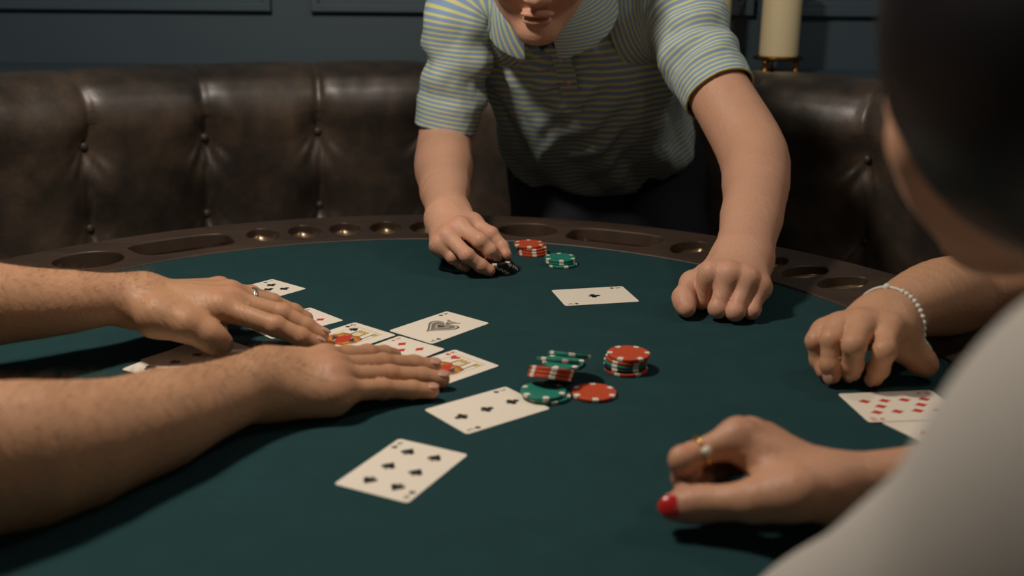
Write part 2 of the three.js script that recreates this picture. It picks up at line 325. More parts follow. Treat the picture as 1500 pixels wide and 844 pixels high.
const mL = mY(395, 15), mR = mY(457, 13), mR2 = mY(1098, 12), mW = 0.92;
moulding(1, mL.x - mW, mL.x, mL.y, 2.1);
moulding(2, mR.x, mR.x + mW, mL.y, 2.1);
moulding(3, mR.x + mW + (mR.x - mL.x), mR.x + 2 * mW + (mR.x - mL.x), mL.y, 2.1);
console.log('moulding', mL.toArray().map((x) => +x.toFixed(3)), mR.x.toFixed(3), mR2.toArray().map((x) => +x.toFixed(3)));

// lamps: each a glowing globe with its light inside
function pendant(pos, color, candela, r, glow, label) {
  const t = thing('pendant_lamp', label, 'lamp'); t.position.copy(pos);
  const shell = mat({ color: new THREE.Color(0x222222), emissive: color, emissiveIntensity: glow, roughness: 0.4 });
  part(t, 'globe', new THREE.SphereGeometry(r, 32, 20), shell);
  const dark = mat({ color: new THREE.Color(0x6b5226), metalness: 1, roughness: 0.35 });
  const cord = new THREE.CylinderGeometry(0.004, 0.004, CEIL - pos.y - r, 10); cord.translate(0, r + (CEIL - pos.y - r) / 2, 0); part(t, 'cord', cord, dark);
  const cap = new THREE.LatheGeometry([[0, r + 0.05], [0.02, r + 0.045], [0.032, r + 0.01], [0.036, r - 0.012], [0, r - 0.012]].map((p) => new THREE.Vector2(...p)), 24); part(t, 'cap', cap, dark);
  const l = new THREE.PointLight(color, candela); l.castShadow = true; l.shadow.radius = r / 0.02; l.shadow.mapSize.set(2048, 2048); l.shadow.bias = -0.0005; t.add(l);
}
pendant(LAMP, LAMP_COLOR, LAMP_CANDELA, 0.07, 10, 'brightest globe lamp, hanging over the left half of the card table');
pendant(LAMP2, LAMP2_COLOR, LAMP2_CANDELA, 0.06, 5, 'warm globe lamp hanging at the right side of the table');

pendant(LAMP3, LAMP3_COLOR, LAMP3_CANDELA, 0.07, 4, 'dim amber globe lamp hanging behind the camera');

// ---------------------------------------------------------------- curved leather booth
const SOFA_C = V(0, 0, -0.255), SOFA_R = 0.98, COL = 13.1 * Math.PI / 180, COL0 = -4.4 * Math.PI / 180, ROWS = [0.804, 0.657, 0.51];
const leatherMap = dataTexture(1024, 1024, (u, v) => {
  const a = fbm(u, v, 5, 11, 5), b = fbm(u, v, 28, 23, 4), c = tnoise(u, v, 256, 3), k = 0.3 + 1.1 * a + 0.4 * (b - 0.5) + 0.1 * (c - 0.5);
  return [0.33 * k * (1 + 0.1 * (b - 0.5)), 0.283 * k, 0.24 * k * (1 + 0.12 * (0.5 - b))];
});
const leatherBump = dataTexture(512, 512, (u, v) => { const a = Math.abs(fbm(u, v, 48, 51, 3) - 0.5) * 2, b = tnoise(u, v, 128, 9); const k = 0.3 + 0.6 * a + 0.1 * b; return [k, k, k]; }, false); leatherBump.repeat.set(6, 6);
const leatherRough = dataTexture(256, 256, (u, v) => { const a = fbm(u, v, 9, 71, 4), k = 0.36 + 0.18 * a; return [k, k, k]; }, false);
leatherMap.repeat.set(1.2, 1.2);
const leather = mat({ map: leatherMap, roughness: 0.95, roughnessMap: leatherRough, bumpMap: leatherBump, bumpScale: 0.0005, side: THREE.DoubleSide, specularIntensity: 1, clearcoat: 0.85, clearcoatRoughness: 0.4 });
const PROFILE = [[-0.01, 0.33], [0.006, 0.42], [0.016, 0.52], [0.02, 0.62], [0.022, 0.70], [0.026, 0.75], [0.033, 0.795], [0.042, 0.828], [0.046, 0.852], [0.043, 0.878], [0.034, 0.901], [0.014, 0.925], [-0.03, 0.941], [-0.07, 0.938], [-0.095, 0.925], [-0.1, 0.89], [-0.1, 0.5], [-0.1, 0.02]];
function sofaPoint(phi, t, puff = 0) { // t in profile index
  const i = Math.min(PROFILE.length - 2, Math.floor(t)), f = t - i, g = (j, k) => PROFILE[clamp(j, 0, PROFILE.length - 1)][k];
  const cr = (k) => { const a = g(i - 1, k), b = g(i, k), c = g(i + 1, k), d = g(i + 2, k); return b + 0.5 * f * (c - a + f * (2 * a - 5 * b + 4 * c - d + f * (3 * (b - c) + d - a))); };
  const off = cr(0), y = cr(1), e = 0.05, i2 = Math.min(PROFILE.length - 2, Math.floor(t + e)), dx = g(i2 + 1, 0) - g(i2, 0), dy = g(i2 + 1, 1) - g(i2, 1), l = Math.hypot(dx, dy) || 1;
  const nr = dy / l, ny = -dx / l; // inward radial and up parts of the outward normal
  const r = SOFA_R - off - nr * puff, yy = y + ny * puff;
  return [SOFA_C.x + Math.sin(phi) * r, yy, SOFA_C.z - Math.cos(phi) * r, y];
}
function tuft(phi, y, t) {
  const q = (phi - COL0) / COL, fr = q - Math.round(q), x = fr * COL * SOFA_R, ax = Math.abs(x), half = COL * SOFA_R / 2;
  const front = 1 - smooth(t, 10.2, 12.6);
  const wob = 0.004 * Math.sin(y * 31 + Math.round(q) * 2.1);
  const xw = Math.abs(x - wob * smooth(y, 0.4, 0.8));
  let d = 0.009 * (1 - (1 - ax / half) ** 2.6) - 0.002;
  d -= 0.0065 * Math.exp(-xw / 0.009);
  d -= 0.004 * Math.exp(-((xw / 0.003) ** 2));
  const wr = noise3(phi * 14, y * 10, 3) * 0.003 + noise3(phi * 45, y * 24, 8) * 0.0006;
  for (const r of ROWS) {
    const dy = y - r, dd = Math.hypot(ax, dy * 0.9);
    d -= 0.021 * Math.exp(-((dd / 0.04) ** 2));
    if (dy < 0.005 && dy > -0.09) { const th = Math.atan2(x, -dy + 0.004), m = Math.exp(-(((dd - 0.03) / 0.026) ** 2)); d += 0.0042 * Math.cos(th * 10) * m * Math.exp(-((th / 0.9) ** 4)); }
    if (dy > 0) { const th = Math.atan2(x, dy + 0.004), m = Math.exp(-(((dd - 0.035) / 0.025) ** 2)); d += 0.0022 * Math.cos(th * 8 + 1) * m * Math.exp(-((th / 0.7) ** 4)); }
  }
  return (d + wr) * (0.25 + 0.75 * front) * (t > 14 ? 0 : 1);
}
{
  const t = thing('booth_sofa', 'curved dark brown leather booth with buttoned tufted back behind the card table', 'sofa'), A = 62 * Math.PI / 180;
  const nu = 300, pos = [], uv = [], idx = [], ts = [];
  for (let k = 0; k <= PROFILE.length - 1 - 1e-6; k += (k < 14 ? 0.13 : 0.5)) ts.push(k); ts.push(PROFILE.length - 1.0001);
  let run = 0, prev = null;
  ts.forEach((tt, j) => {
    const b = sofaPoint(0, tt); if (prev) run += Math.hypot(b[1] - prev[1], b[2] - prev[2]); prev = b;
    for (let i = 0; i <= nu; i++) { const phi = lerp(-A, A, i / nu), p0 = sofaPoint(phi, tt), p = sofaPoint(phi, tt, tuft(phi, p0[3], tt)); pos.push(p[0], p[1], p[2]); uv.push(phi * SOFA_R, run); }
  });
  for (let j = 0; j < ts.length - 1; j++) for (let i = 0; i < nu; i++) { const a = j * (nu + 1) + i, b = a + 1, c = a + nu + 1, d = c + 1; idx.push(a, b, d, a, d, c); }
  const g = new THREE.BufferGeometry(); g.setAttribute('position', new THREE.Float32BufferAttribute(pos, 3)); g.setAttribute('uv', new THREE.Float32BufferAttribute(uv, 2)); g.setIndex(idx); g.computeVertexNormals();
  part(t, 'backrest', g, leather);
  // seat: an arc cushion, and the plinth below
  const arc = (r0, r1, y, hgt, bev, a = A) => { const s = new THREE.Shape(); s.absarc(0, 0, r1, Math.PI / 2 - a, Math.PI / 2 + a, false); s.absarc(0, 0, r0, Math.PI / 2 + a, Math.PI / 2 - a, true); const e = new THREE.ExtrudeGeometry(s, { depth: hgt, bevelEnabled: bev > 0, bevelSize: bev, bevelThickness: bev, bevelSegments: 4, curveSegments: 60 }); e.rotateX(-Math.PI / 2); e.translate(0, y, SOFA_C.z); return e; };
  part(t, 'seat', arc(0.66, 0.95, 0.31, 0.06, 0.02), leather);
  part(t, 'plinth', arc(0.72, 0.96, 0.0, 0.29, 0), mat({ color: 0x1c1714, roughness: 0.6 }));
  const bg = new THREE.SphereGeometry(0.0074, 18, 12); bg.scale(1, 1, 0.7);
  const btnMat = mat({ color: 0x4c4138, roughness: 0.4 });
  for (let k = -4; k <= 4; k++) for (const r of ROWS.slice(0, 2)) {
    const phi = COL0 + k * COL; if (Math.abs(phi) > A - 0.05) continue;
    let tt = 0, best = 9; for (let s = 0; s < 12; s += 0.02) { const y = sofaPoint(phi, s)[3]; if (Math.abs(y - r) < best) { best = Math.abs(y - r); tt = s; } }
    const p = sofaPoint(phi, tt, tuft(phi, r, tt) + 0.0055), m = part(t, 'button', bg, btnMat); m.position.set(p[0], p[1], p[2]); m.rotation.y = -phi;
  }
  // painted ledge between the booth and the wall
  const s = new THREE.Shape(), RR = 1.085; s.absarc(0, 0, RR, Math.PI / 2 + A, Math.PI / 2 - A, true); const wy = -(WALL_Z - SOFA_C.z) - 0.0;
  s.lineTo(1.6, Math.cos(A) * RR); s.lineTo(1.6, wy); s.lineTo(-1.6, wy); s.lineTo(-1.6, Math.cos(A) * RR);
  const e = new THREE.ExtrudeGeometry(s, { depth: 0.03, bevelEnabled: false, curveSegments: 60 }); e.rotateX(-Math.PI / 2); e.translate(0, 0.895, SOFA_C.z);
  tag(part(scene, 'wall_ledge', e, wallPaint), 'blue grey painted ledge between the booth back and the wall', 'ledge');
}
const LEDGE_Y = 0.925;

// ---------------------------------------------------------------- candles on brass stands
{
  const wax = mat({ color: new THREE.Color(0xe9d9ae), roughness: 0.55, transmission: 0, sheen: 0.3, sheenColor: new THREE.Color(0xfff0c8) }), brass = mat({ color: new THREE.Color(0x9a6a28), metalness: 1, roughness: 0.28 }), wick = mat({ color: 0x1a1410, roughness: 0.9 });
  const lv = (u, v, y) => { const d = sight(u, v); return camera.position.clone().addScaledVector(d, (y - camera.position.y) / d.y); };
  function candle(pos, label, hgt) {
    const t = thing('pillar_candle', label, 'candle', 'pillar candles on the ledge'); t.position.copy(pos);
    const R = 0.0385, h0 = 0.0325;
    part(t, 'wax', new THREE.LatheGeometry([[0, h0], [R - 0.003, h0], [R, h0 + 0.003], [R, h0 + hgt - 0.004], [R - 0.004, h0 + hgt], [R - 0.012, h0 + hgt - 0.003], [0, h0 + hgt - 0.006]].map((p) => new THREE.Vector2(...p)), 48), wax);
    const w = new THREE.CylinderGeometry(0.0012, 0.0012, 0.014, 8); w.translate(0, h0 + hgt, 0); part(t, 'wick', w, wick);
    return t;
  }
  function stand(pos, label) {
    const t = thing('candle_stand', label, 'candle stand', 'brass candle stands on the ledge'); t.position.copy(pos);
    part(t, 'plate', new THREE.LatheGeometry([[0, 0.0265], [0.046, 0.0265], [0.05, 0.0285], [0.051, 0.032], [0.049, 0.0325], [0.046, 0.0305], [0, 0.0305]].map((p) => new THREE.Vector2(...p)), 48), brass);
    for (let k = 0; k < 3; k++) {
      const f = new THREE.LatheGeometry([[0, 0], [0.006, 0.001], [0.0068, 0.005], [0.0045, 0.008], [0.004, 0.012], [0.0055, 0.02], [0.006, 0.0265], [0, 0.0265]].map((p) => new THREE.Vector2(...p)), 18), a = k * 2.094 + 0.42; f.translate(Math.cos(a) * 0.037, 0, Math.sin(a) * 0.037); part(t, 'foot', f, brass);
    }
  }
  const p1 = lv(1138, 106.5, LEDGE_Y), p2 = lv(1037, 104, LEDGE_Y); p1.y = p2.y = LEDGE_Y;
  console.log('candle', p1.toArray().map((x) => +x.toFixed(3)));
  stand(p1, 'three-footed brass stand under the fully visible cream pillar candle'); candle(p1, 'cream pillar candle on a brass stand, standing clear right of the striped sleeve', 0.15);
  stand(p2, 'brass stand of the cream candle hidden behind the striped sleeve'); candle(p2, 'cream pillar candle peeking out from behind the striped sleeve', 0.15);
}

// ---------------------------------------------------------------- card table
const woodMap = dataTexture(512, 512, (u, v) => { const g = fbm(u, v, 5, 61, 5), s = fbm(u, (v * 8) % 1, 10, 62, 3), k = 0.6 + 0.5 * g + 0.25 * (s - 0.5); return [0.3 * k, 0.235 * k, 0.185 * k]; });
woodMap.repeat.set(1.4, 1.4);
const railWood = mat({ map: woodMap, roughness: 0.55, clearcoat: 0.12, clearcoatRoughness: 0.4, side: THREE.DoubleSide });
const cupWood = mat({ map: woodMap, color: new THREE.Color(0xc09a80), roughness: 0.3, clearcoat: 0.9, clearcoatRoughness: 0.16, side: THREE.DoubleSide });
const cupMetal = mat({ color: C3(0.3, 0.22, 0.14), metalness: 0.8, roughness: 0.33, side: THREE.DoubleSide });
const feltMap = dataTexture(512, 512, (u, v) => { const a = fbm(u, v, 8, 41, 4), b = hash3((u * 512) | 0, (v * 512) | 0, 5), k = 0.93 + 0.1 * (a - 0.5) + 0.1 * b; return [0.14 * k, 0.262 * k, 0.272 * k]; });
feltMap.repeat.set(5, 5);
const feltBump = dataTexture(512, 512, (u, v, x, y) => { const k = hash3(x, y, 17) * 0.6 + hash3(x >> 1, y >> 1, 3) * 0.4; return [k, k, k]; }, false); feltBump.repeat.set(5, 5);
const felt = mat({ map: feltMap, roughness: 0.95, bumpMap: feltBump, bumpScale: 0.0008, specularIntensity: 0.25 });
{
  const t = thing('card_table', 'round card table with dark green felt and a wooden rail of chip cups', 'table'); t.position.set(0, 0, 0);
  const planar = (g) => { const p = g.attributes.position, u = new Float32Array(p.count * 2); for (let i = 0; i < p.count; i++) { u[i * 2] = p.getX(i); u[i * 2 + 1] = p.getZ(i); } g.setAttribute('uv', new THREE.BufferAttribute(u, 2)); return g; };
  const top = new THREE.LatheGeometry([[0, TABLE_Y], [0.25, TABLE_Y], [0.5295, TABLE_Y], [0.5335, TABLE_Y - 0.002], [0.5335, TABLE_Y - 0.03], [0, TABLE_Y - 0.03]].map((p) => new THREE.Vector2(...p)), 128);
  part(t, 'felt_top', planar(top), felt);
  const RI = 0.5365, RO = 0.688, RM = 0.602, s = new THREE.Shape(); s.absarc(0, 0, RO, 0, Math.PI * 2, false);
  const inner = new THREE.Path(); inner.absarc(0, 0, RI, 0, Math.PI * 2, true); s.holes.push(inner);
  // angle a runs from -z (away from the camera) towards +x
  const outline = (a0, hw, hr, n, N) => { const pts = []; for (let i = 0; i < N; i++) { const th = i / N * Math.PI * 2, c = Math.cos(th), q = Math.sin(th), a = a0 + Math.sign(c) * Math.abs(c) ** (2 / n) * hw / RM, r = RM + 0.003 + Math.sign(q) * Math.abs(q) ** (2 / n) * hr; pts.push([a, r]); } return pts; };
  const xy = ([a, r]) => new THREE.Vector2(Math.sin(a) * r, Math.cos(a) * r);
  const dish = (a0, hw, hr, n, depth, pw, N, y0) => {
    const o = outline(a0, hw, hr, n, N), pos = [], idx = [], uv = [], K = 14;
    for (let k = 0; k <= K; k++) { const sc = k / K, d = -depth * (1 - sc ** pw) ** (1 / 2); for (const [a, r] of o) { const aa = a0 + (a - a0) * sc, rr = RM + 0.003 + (r - RM - 0.003) * sc; pos.push(Math.sin(aa) * rr, y0 + d, -Math.cos(aa) * rr); uv.push(Math.sin(aa) * rr, -Math.cos(aa) * rr); } }
    for (let k = 0; k < K; k++) for (let i = 0; i < N; i++) { const a = k * N + i, b = k * N + (i + 1) % N; idx.push(a, b, b + N, a, b + N, a + N); }
    const g = new THREE.BufferGeometry(); g.setAttribute('position', new THREE.Float32BufferAttribute(pos, 3)); g.setAttribute('uv', new THREE.Float32BufferAttribute(uv, 2)); g.setIndex(idx); g.computeVertexNormals(); return g;
  };
  const D = Math.PI / 180, dishes = [];
  for (let k = 0; k < 6; k++) {
    const o = k * 60;
    for (const c of [-25.2, -19.6, -14, -8.4, -2.8]) dishes.push(['chip_cup', (c + o) * D, 0.0252, 0.043, 1.75, 0.024, 2.2, 36]);
    dishes.push(['chip_trough', (-36 + o) * D, 0.07, 0.042, 4, 0.03, 6, 72]);
    dishes.push(['drink_holder', (-48.3 + o) * D, 0.046, 0.045, 2, 0.05, 8, 48]);
  }
  for (const [, a0, hw, hr, n, , , N] of dishes) { const p = new THREE.Path(outline(a0, hw, hr, n, N).map(xy).reverse()); s.holes.push(p); }
  const rail = new THREE.ExtrudeGeometry(s, { depth: 0.03, bevelEnabled: true, bevelSize: 0.0022, bevelThickness: 0.0025, bevelSegments: 3, curveSegments: 180 });
  rail.rotateX(-Math.PI / 2); rail.translate(0, TABLE_Y - 0.032, 0); part(t, 'rail', planar(rail), railWood);
  for (const [name, a0, hw, hr, n, depth, pw, N] of dishes) part(t, name, dish(a0, hw + 0.0005, hr + 0.0005, n, depth, pw, N, TABLE_Y - 0.002), name === 'chip_cup' ? cupMetal : cupWood);
  const apron = new THREE.CylinderGeometry(0.67, 0.62, 0.06, 96, 1, true); apron.translate(0, TABLE_Y - 0.062, 0); part(t, 'apron', apron, railWood);
  const under = new THREE.CylinderGeometry(0.66, 0.62, 0.01, 96); under.translate(0, TABLE_Y - 0.085, 0); part(t, 'underside', under, railWood);
  part(t, 'pedestal', new THREE.LatheGeometry([[0, 0], [0.34, 0], [0.34, 0.03], [0.3, 0.05], [0.14, 0.09], [0.08, 0.16], [0.07, 0.3], [0.1, 0.42], [0.075, 0.52], [0.09, 0.62], [0.2, 0.66], [0, 0.66]].map((p) => new THREE.Vector2(...p)), 48), railWood);
}

// ---------------------------------------------------------------- playing cards
const CW = 0.0635, CH = 0.0889;
function cardFace(rank, suit) {
  const W = 381, H = 533, c = document.createElement('canvas'); c.width = W; c.height = H; const x = c.getContext('2d');
  const red = suit === 'heart' || suit === 'diamond', ink = red ? '#c8352a' : '#14120f';
  x.fillStyle = '#efe6d6'; x.fillRect(0, 0, W, H);
  const pip = (px, py, s, flip, col = ink) => {
    x.save(); x.translate(px, py); if (flip) x.rotate(Math.PI); x.scale(s, s); x.fillStyle = col; x.beginPath();
    if (suit === 'diamond') { x.moveTo(0, -38); x.quadraticCurveTo(14, -14, 28, 0); x.quadraticCurveTo(14, 14, 0, 38); x.quadraticCurveTo(-14, 14, -28, 0); x.quadraticCurveTo(-14, -14, 0, -38); }
    else if (suit === 'heart') { x.moveTo(0, 36); x.bezierCurveTo(-14, 14, -34, 2, -34, -16); x.bezierCurveTo(-34, -40, -4, -38, 0, -16); x.bezierCurveTo(4, -38, 34, -40, 34, -16); x.bezierCurveTo(34, 2, 14, 14, 0, 36); }
    else if (suit === 'spade') { x.moveTo(0, -38); x.bezierCurveTo(10, -16, 34, -4, 34, 13); x.bezierCurveTo(34, 32, 10, 30, 4, 16); x.quadraticCurveTo(6, 32, 15, 38); x.lineTo(-15, 38); x.quadraticCurveTo(-6, 32, -4, 16); x.bezierCurveTo(-10, 30, -34, 32, -34, 13); x.bezierCurveTo(-34, -4, -10, -16, 0, -38); }
    else { for (const [a, b] of [[0, -19], [-18, 9], [18, 9]]) { x.moveTo(a + 17, b); x.arc(a, b, 17, 0, Math.PI * 2); } x.moveTo(-4, 0); x.lineTo(4, 0); x.quadraticCurveTo(5, 30, 15, 38); x.lineTo(-15, 38); x.quadraticCurveTo(-5, 30, -4, 0); }
    x.fill(); x.restore();
  };
  const corner = () => { x.fillStyle = ink; x.font = 'bold 46px serif'; x.textAlign = 'center'; x.textBaseline = 'alphabetic'; x.fillText(rank, 33, 60); pip(33, 88, 0.46, false); };
  const both = (f) => { f(); x.save(); x.translate(W, H); x.rotate(Math.PI); f(); x.restore(); };
  both(corner);
  const L = 118, R = W - 118, M = W / 2, T = 100, B = H - 100, yy = (k) => lerp(T, B, k);
  const S = { 3: [[M, 0], [M, 0.5], [M, 1]], 4: [[L, 0], [R, 0], [L, 1], [R, 1]], 5: [[L, 0], [R, 0], [M, 0.5], [L, 1], [R, 1]], 6: [[L, 0], [R, 0], [L, 0.5], [R, 0.5], [L, 1], [R, 1]], 7: [[L, 0], [R, 0], [M, 0.25], [L, 0.5], [R, 0.5], [L, 1], [R, 1]], 8: [[L, 0], [R, 0], [M, 0.25], [L, 0.5], [R, 0.5], [M, 0.75], [L, 1], [R, 1]], 10: [[L, 0], [R, 0], [M, 1 / 6], [L, 1 / 3], [R, 1 / 3], [L, 2 / 3], [R, 2 / 3], [M, 5 / 6], [L, 1], [R, 1]] }[rank];
  if (S) for (const [a, k] of S) pip(a, yy(k), 1.0, k > 0.5);
  else if (rank === 'A' && suit === 'spade') {
    pip(M, H / 2, 3.3, false, '#57534a'); pip(M, H / 2 + 2, 2.9, false, '#cfc4b0'); pip(M, H / 2 + 4, 2.5, false, '#7d776a'); pip(M, H / 2 + 6, 1.5, false, '#b8ad9a'); pip(M, H / 2 + 8, 0.8, false, '#4c483f');
    x.strokeStyle = '#57524a'; x.lineWidth = 3; for (let k = 0; k < 9; k++) { x.beginPath(); x.arc(M + Math.cos(k * 2.4) * 38, H / 2 + 18 + Math.sin(k * 2.4) * 30, 9, 0, 5); x.stroke(); }
    x.fillStyle = '#8f8778'; x.beginPath(); x.moveTo(M - 60, H / 2 + 128); x.quadraticCurveTo(M, H / 2 + 96, M + 60, H / 2 + 128); x.lineTo(M + 52, H / 2 + 144); x.quadraticCurveTo(M, H / 2 + 114, M - 52, H / 2 + 144); x.fill();
  } else if (rank === 'A') pip(M, H / 2, 1.15, false);
  else if (rank) { // a court card: two mirrored robed half figures, abstract
    x.strokeStyle = '#8a7a4a'; x.lineWidth = 3; x.strokeRect(72, 52, W - 144, H - 104);
    both(() => {
      x.save(); x.beginPath(); x.rect(74, 54, W - 148, H / 2 - 54); x.clip();
      x.fillStyle = '#b5622e'; x.beginPath(); x.moveTo(74, H / 2 + 20); x.lineTo(96, 190); x.quadraticCurveTo(M, 140, W - 90, 196); x.lineTo(W - 74, H / 2 + 20); x.fill();
      x.fillStyle = '#caa640'; for (let k = 0; k < 7; k++) { x.fillRect(90 + k * 30, 196 + (k % 2) * 10, 16, 46); }
      x.fillStyle = '#c23c26'; x.beginPath(); x.moveTo(M - 20, 176); x.lineTo(M + 62, H / 2); x.lineTo(M - 60, H / 2); x.fill();
      x.fillStyle = '#2d3f52'; x.beginPath(); x.moveTo(M + 30, 200); x.lineTo(M + 92, H / 2); x.lineTo(M + 44, H / 2); x.fill();
      x.fillStyle = '#e6d6be'; x.beginPath(); x.ellipse(M - 2, 138, 36, 44, 0, 0, 7); x.fill();
      x.fillStyle = '#c9a83e'; x.beginPath(); x.moveTo(M - 46, 104); for (let k = 0; k <= 6; k++) x.lineTo(M - 46 + k * 15, k % 2 ? 70 : 100); x.lineTo(M + 40, 118); x.lineTo(M - 44, 118); x.fill();
      x.fillStyle = '#7a6a34'; x.fillRect(M - 44, 118, 12, 52); x.fillRect(M + 30, 118, 12, 52);
      x.fillStyle = '#3a352c'; x.fillRect(M - 18, 130, 10, 4); x.fillRect(M + 6, 130, 10, 4); x.fillRect(M - 8, 160, 14, 3);
      x.strokeStyle = '#3a2a18'; x.lineWidth = 8; x.beginPath(); x.moveTo(W - 112, 72); x.lineTo(W - 100, 220); x.stroke(); x.fillStyle = '#cdb24a'; x.fillRect(W - 104, 70, 26, 44);
      x.restore(); pip(104, 98, 0.9, false);
    });
  }
  const im = x.getImageData(0, 0, W, H).data, d = new Uint8Array(W * H * 4);
  for (let y = 0; y < H; y++) d.set(im.subarray((H - 1 - y) * W * 4, (H - y) * W * 4), y * W * 4); // first data row is the bottom of the card
  const t = new THREE.DataTexture(d, W, H); t.magFilter = THREE.LinearFilter; t.minFilter = THREE.LinearFilter; t.colorSpace = THREE.SRGBColorSpace; t.needsUpdate = true; return t;
}
const cardEdge = mat({ color: 0xe4dac8, roughness: 0.6 });
const cardGeo = (() => {
  const w = CW / 2, h = CH / 2, r = 0.0032, s = new THREE.Shape(); s.moveTo(-w + r, -h); s.lineTo(w - r, -h); s.absarc(w - r, -h + r, r, -Math.PI / 2, 0); s.lineTo(w, h - r); s.absarc(w - r, h - r, r, 0, Math.PI / 2); s.lineTo(-w + r, h); s.absarc(-w + r, h - r, r, Math.PI / 2, Math.PI); s.lineTo(-w, -h + r); s.absarc(-w + r, -h + r, r, Math.PI, Math.PI * 1.5);
  const g = new THREE.ExtrudeGeometry(s, { depth: 0.00032, bevelEnabled: false, curveSegments: 6 }), p = g.attributes.position, u = g.attributes.uv;
  for (let i = 0; i < p.count; i++) u.setXY(i, p.getX(i) / CW + 0.5, p.getY(i) / CH + 0.5);
  g.rotateX(-Math.PI / 2); return g; // lies flat, card top towards -z
})();
function card(rank, suit, x, z, turn, lift, label, tiltX = 0, tiltZ = 0) {
  const face = mat({ map: cardFace(rank, suit), roughness: 0.5, clearcoat: 0.15, clearcoatRoughness: 0.4 });
  const m = shadows(new THREE.Mesh(cardGeo, [face, cardEdge])); m.name = numbered('playing_card'); m.position.set(x, TABLE_Y + 0.0002 + lift, z); m.rotation.order = 'YXZ'; m.rotation.set(tiltX, -turn, tiltZ);
  scene.add(m); tag(m, label, 'playing card'); return m;
}
// from the two ends of the card's top (short) edge as seen in the photograph
function cardByTop(rank, suit, A, B, lift, label) {
  const a = onTable(...A, lift), b = onTable(...B, lift), w = b.clone().sub(a).setY(0), l = w.length(); w.normalize();
  console.log('card', rank, suit, 'edge mm', (l * 1000).toFixed(1));
  const m = a.clone().add(b).multiplyScalar(0.5).addScaledVector(V(-w.z, 0, w.x), CH / 2);
  return card(rank, suit, m.x, m.z, Math.atan2(w.z, w.x), lift, label);
}
card('6', 'spade', 0.0188, 0.1945, 0.459, 0, 'six of spades lying face up alone nearest the camera');
card('3', 'club', 0.0797, 0.0788, 0.906, 0, 'three of clubs lying face up beside the toppled chip pile');
card('A', 'club', 0.1971, -0.2601, 1.349, 0, 'ace of clubs with one small centre pip lying between the boy\'s hands');
card('A', 'spade', 0.0235, -0.1413, 0.693 + Math.PI, 0, 'ace of spades with a large ornate grey spade');
cardByTop('7', 'club', [396.2, 408.6], [451.9, 424.3], 0, 'club card farthest back, half under the ringed hand');
cardByTop('4', 'diamond', [453.3, 450.5], [504.8, 470.6], 0, 'diamond card showing two pips beside the ringed hand\'s fingertips');
cardByTop('Q', 'spade', [519.6, 472.6], [580.8, 491.6], 0.0004, 'colourful spade court card under the fingertips of the ringed hand');
cardByTop('8', 'diamond', [587.3, 493.2], [650.2, 511.5], 0.0008, 'diamond card overlapping the ornate ace of spades');
cardByTop('K', 'heart', [666.7, 512.8], [731.5, 536.4], 0, 'red court card under the fingertips of the man\'s nearer hand');
{
  const a = onTable(177.5, 541.8), b = onTable(208.5, 549.6), w = b.clone().sub(a).setY(0).normalize(), c = a.clone().addScaledVector(w, CW / 2).addScaledVector(V(w.z, 0, -w.x), CH / 2);
  card('4', 'club', c.x, c.z, Math.atan2(w.z, w.x), 0, 'pale card in shade under the man\'s forearms, its left corner showing');
  const a2 = onTable(204, 529), b2 = onTable(235, 540), w2 = b2.clone().sub(a2).setY(0).normalize(), c2 = a2.clone().addScaledVector(w2, CW / 2).addScaledVector(V(w2.z, 0, -w2.x), CH / 2);
  card('3', 'spade', c2.x, c2.z, Math.atan2(w2.z, w2.x), 0.0005, 'pale card lying on another card under the ringed hand\'s thumb');
}
{
  const a = onTable(1226.6, 578.6), b = onTable(1269, 617.5), w = b.clone().sub(a).setY(0), l = w.length(); console.log('ten edge', l); w.normalize();
  const c = a.clone().addScaledVector(w, CW / 2).addScaledVector(V(w.z, 0, -w.x), CH / 2);
  card('10', 'diamond', c.x, c.z, Math.atan2(w.z, w.x), 0.0006, 'ten of diamonds in the shadow of the braceleted hand');
  const a2 = onTable(1285, 617), b2 = onTable(1362, 654), w2 = b2.clone().sub(a2).setY(0).normalize(), c2 = a2.clone().addScaledVector(w2, CW * 0.56).addScaledVector(V(w2.z, 0, -w2.x), CH / 2);
  card('3', 'diamond', c2.x, c2.z, Math.atan2(w2.z, w2.x) , 0, 'diamond card with one pip showing, partly under the ten of diamonds');
}

// ---------------------------------------------------------------- poker chips
const CHIP_R = 0.0203, CHIP_T = 0.0034;
const chipBody = (() => { const t = CHIP_T / 2, R = CHIP_R - 0.00012; return new THREE.LatheGeometry([[0, -t + 0.0003], [0.0138, -t + 0.0003], [0.0141, -t], [R - 0.0006, -t], [R, -t + 0.0006], [R, t - 0.0006], [R - 0.0006, t], [0.0141, t], [0.0138, t - 0.0003], [0, t - 0.0003]].map((p) => new THREE.Vector2(...p)), 60); })();
const chipSpot = (() => { const t = CHIP_T / 2 + 0.00006, R = CHIP_R, w = 0.29; const g = new THREE.LatheGeometry([[0.0152, -t + 0.0002], [0.0155, -t], [R - 0.0006, -t], [R, -t + 0.0006], [R, t - 0.0006], [R - 0.0006, t], [0.0155, t], [0.0152, t - 0.0002]].map((p) => new THREE.Vector2(...p)), 6, -w / 2, w); return g; })();
const chipColors = { red: mat({ color: new THREE.Color().setRGB(0.52, 0.068, 0.024), roughness: 0.5 }), green: mat({ color: new THREE.Color().setRGB(0.012, 0.2, 0.145), roughness: 0.5 }), black: mat({ color: new THREE.Color().setRGB(0.012, 0.012, 0.014), roughness: 0.45 }) };
const spotWhite = mat({ color: new THREE.Color().setRGB(0.72, 0.68, 0.58), roughness: 0.55 });
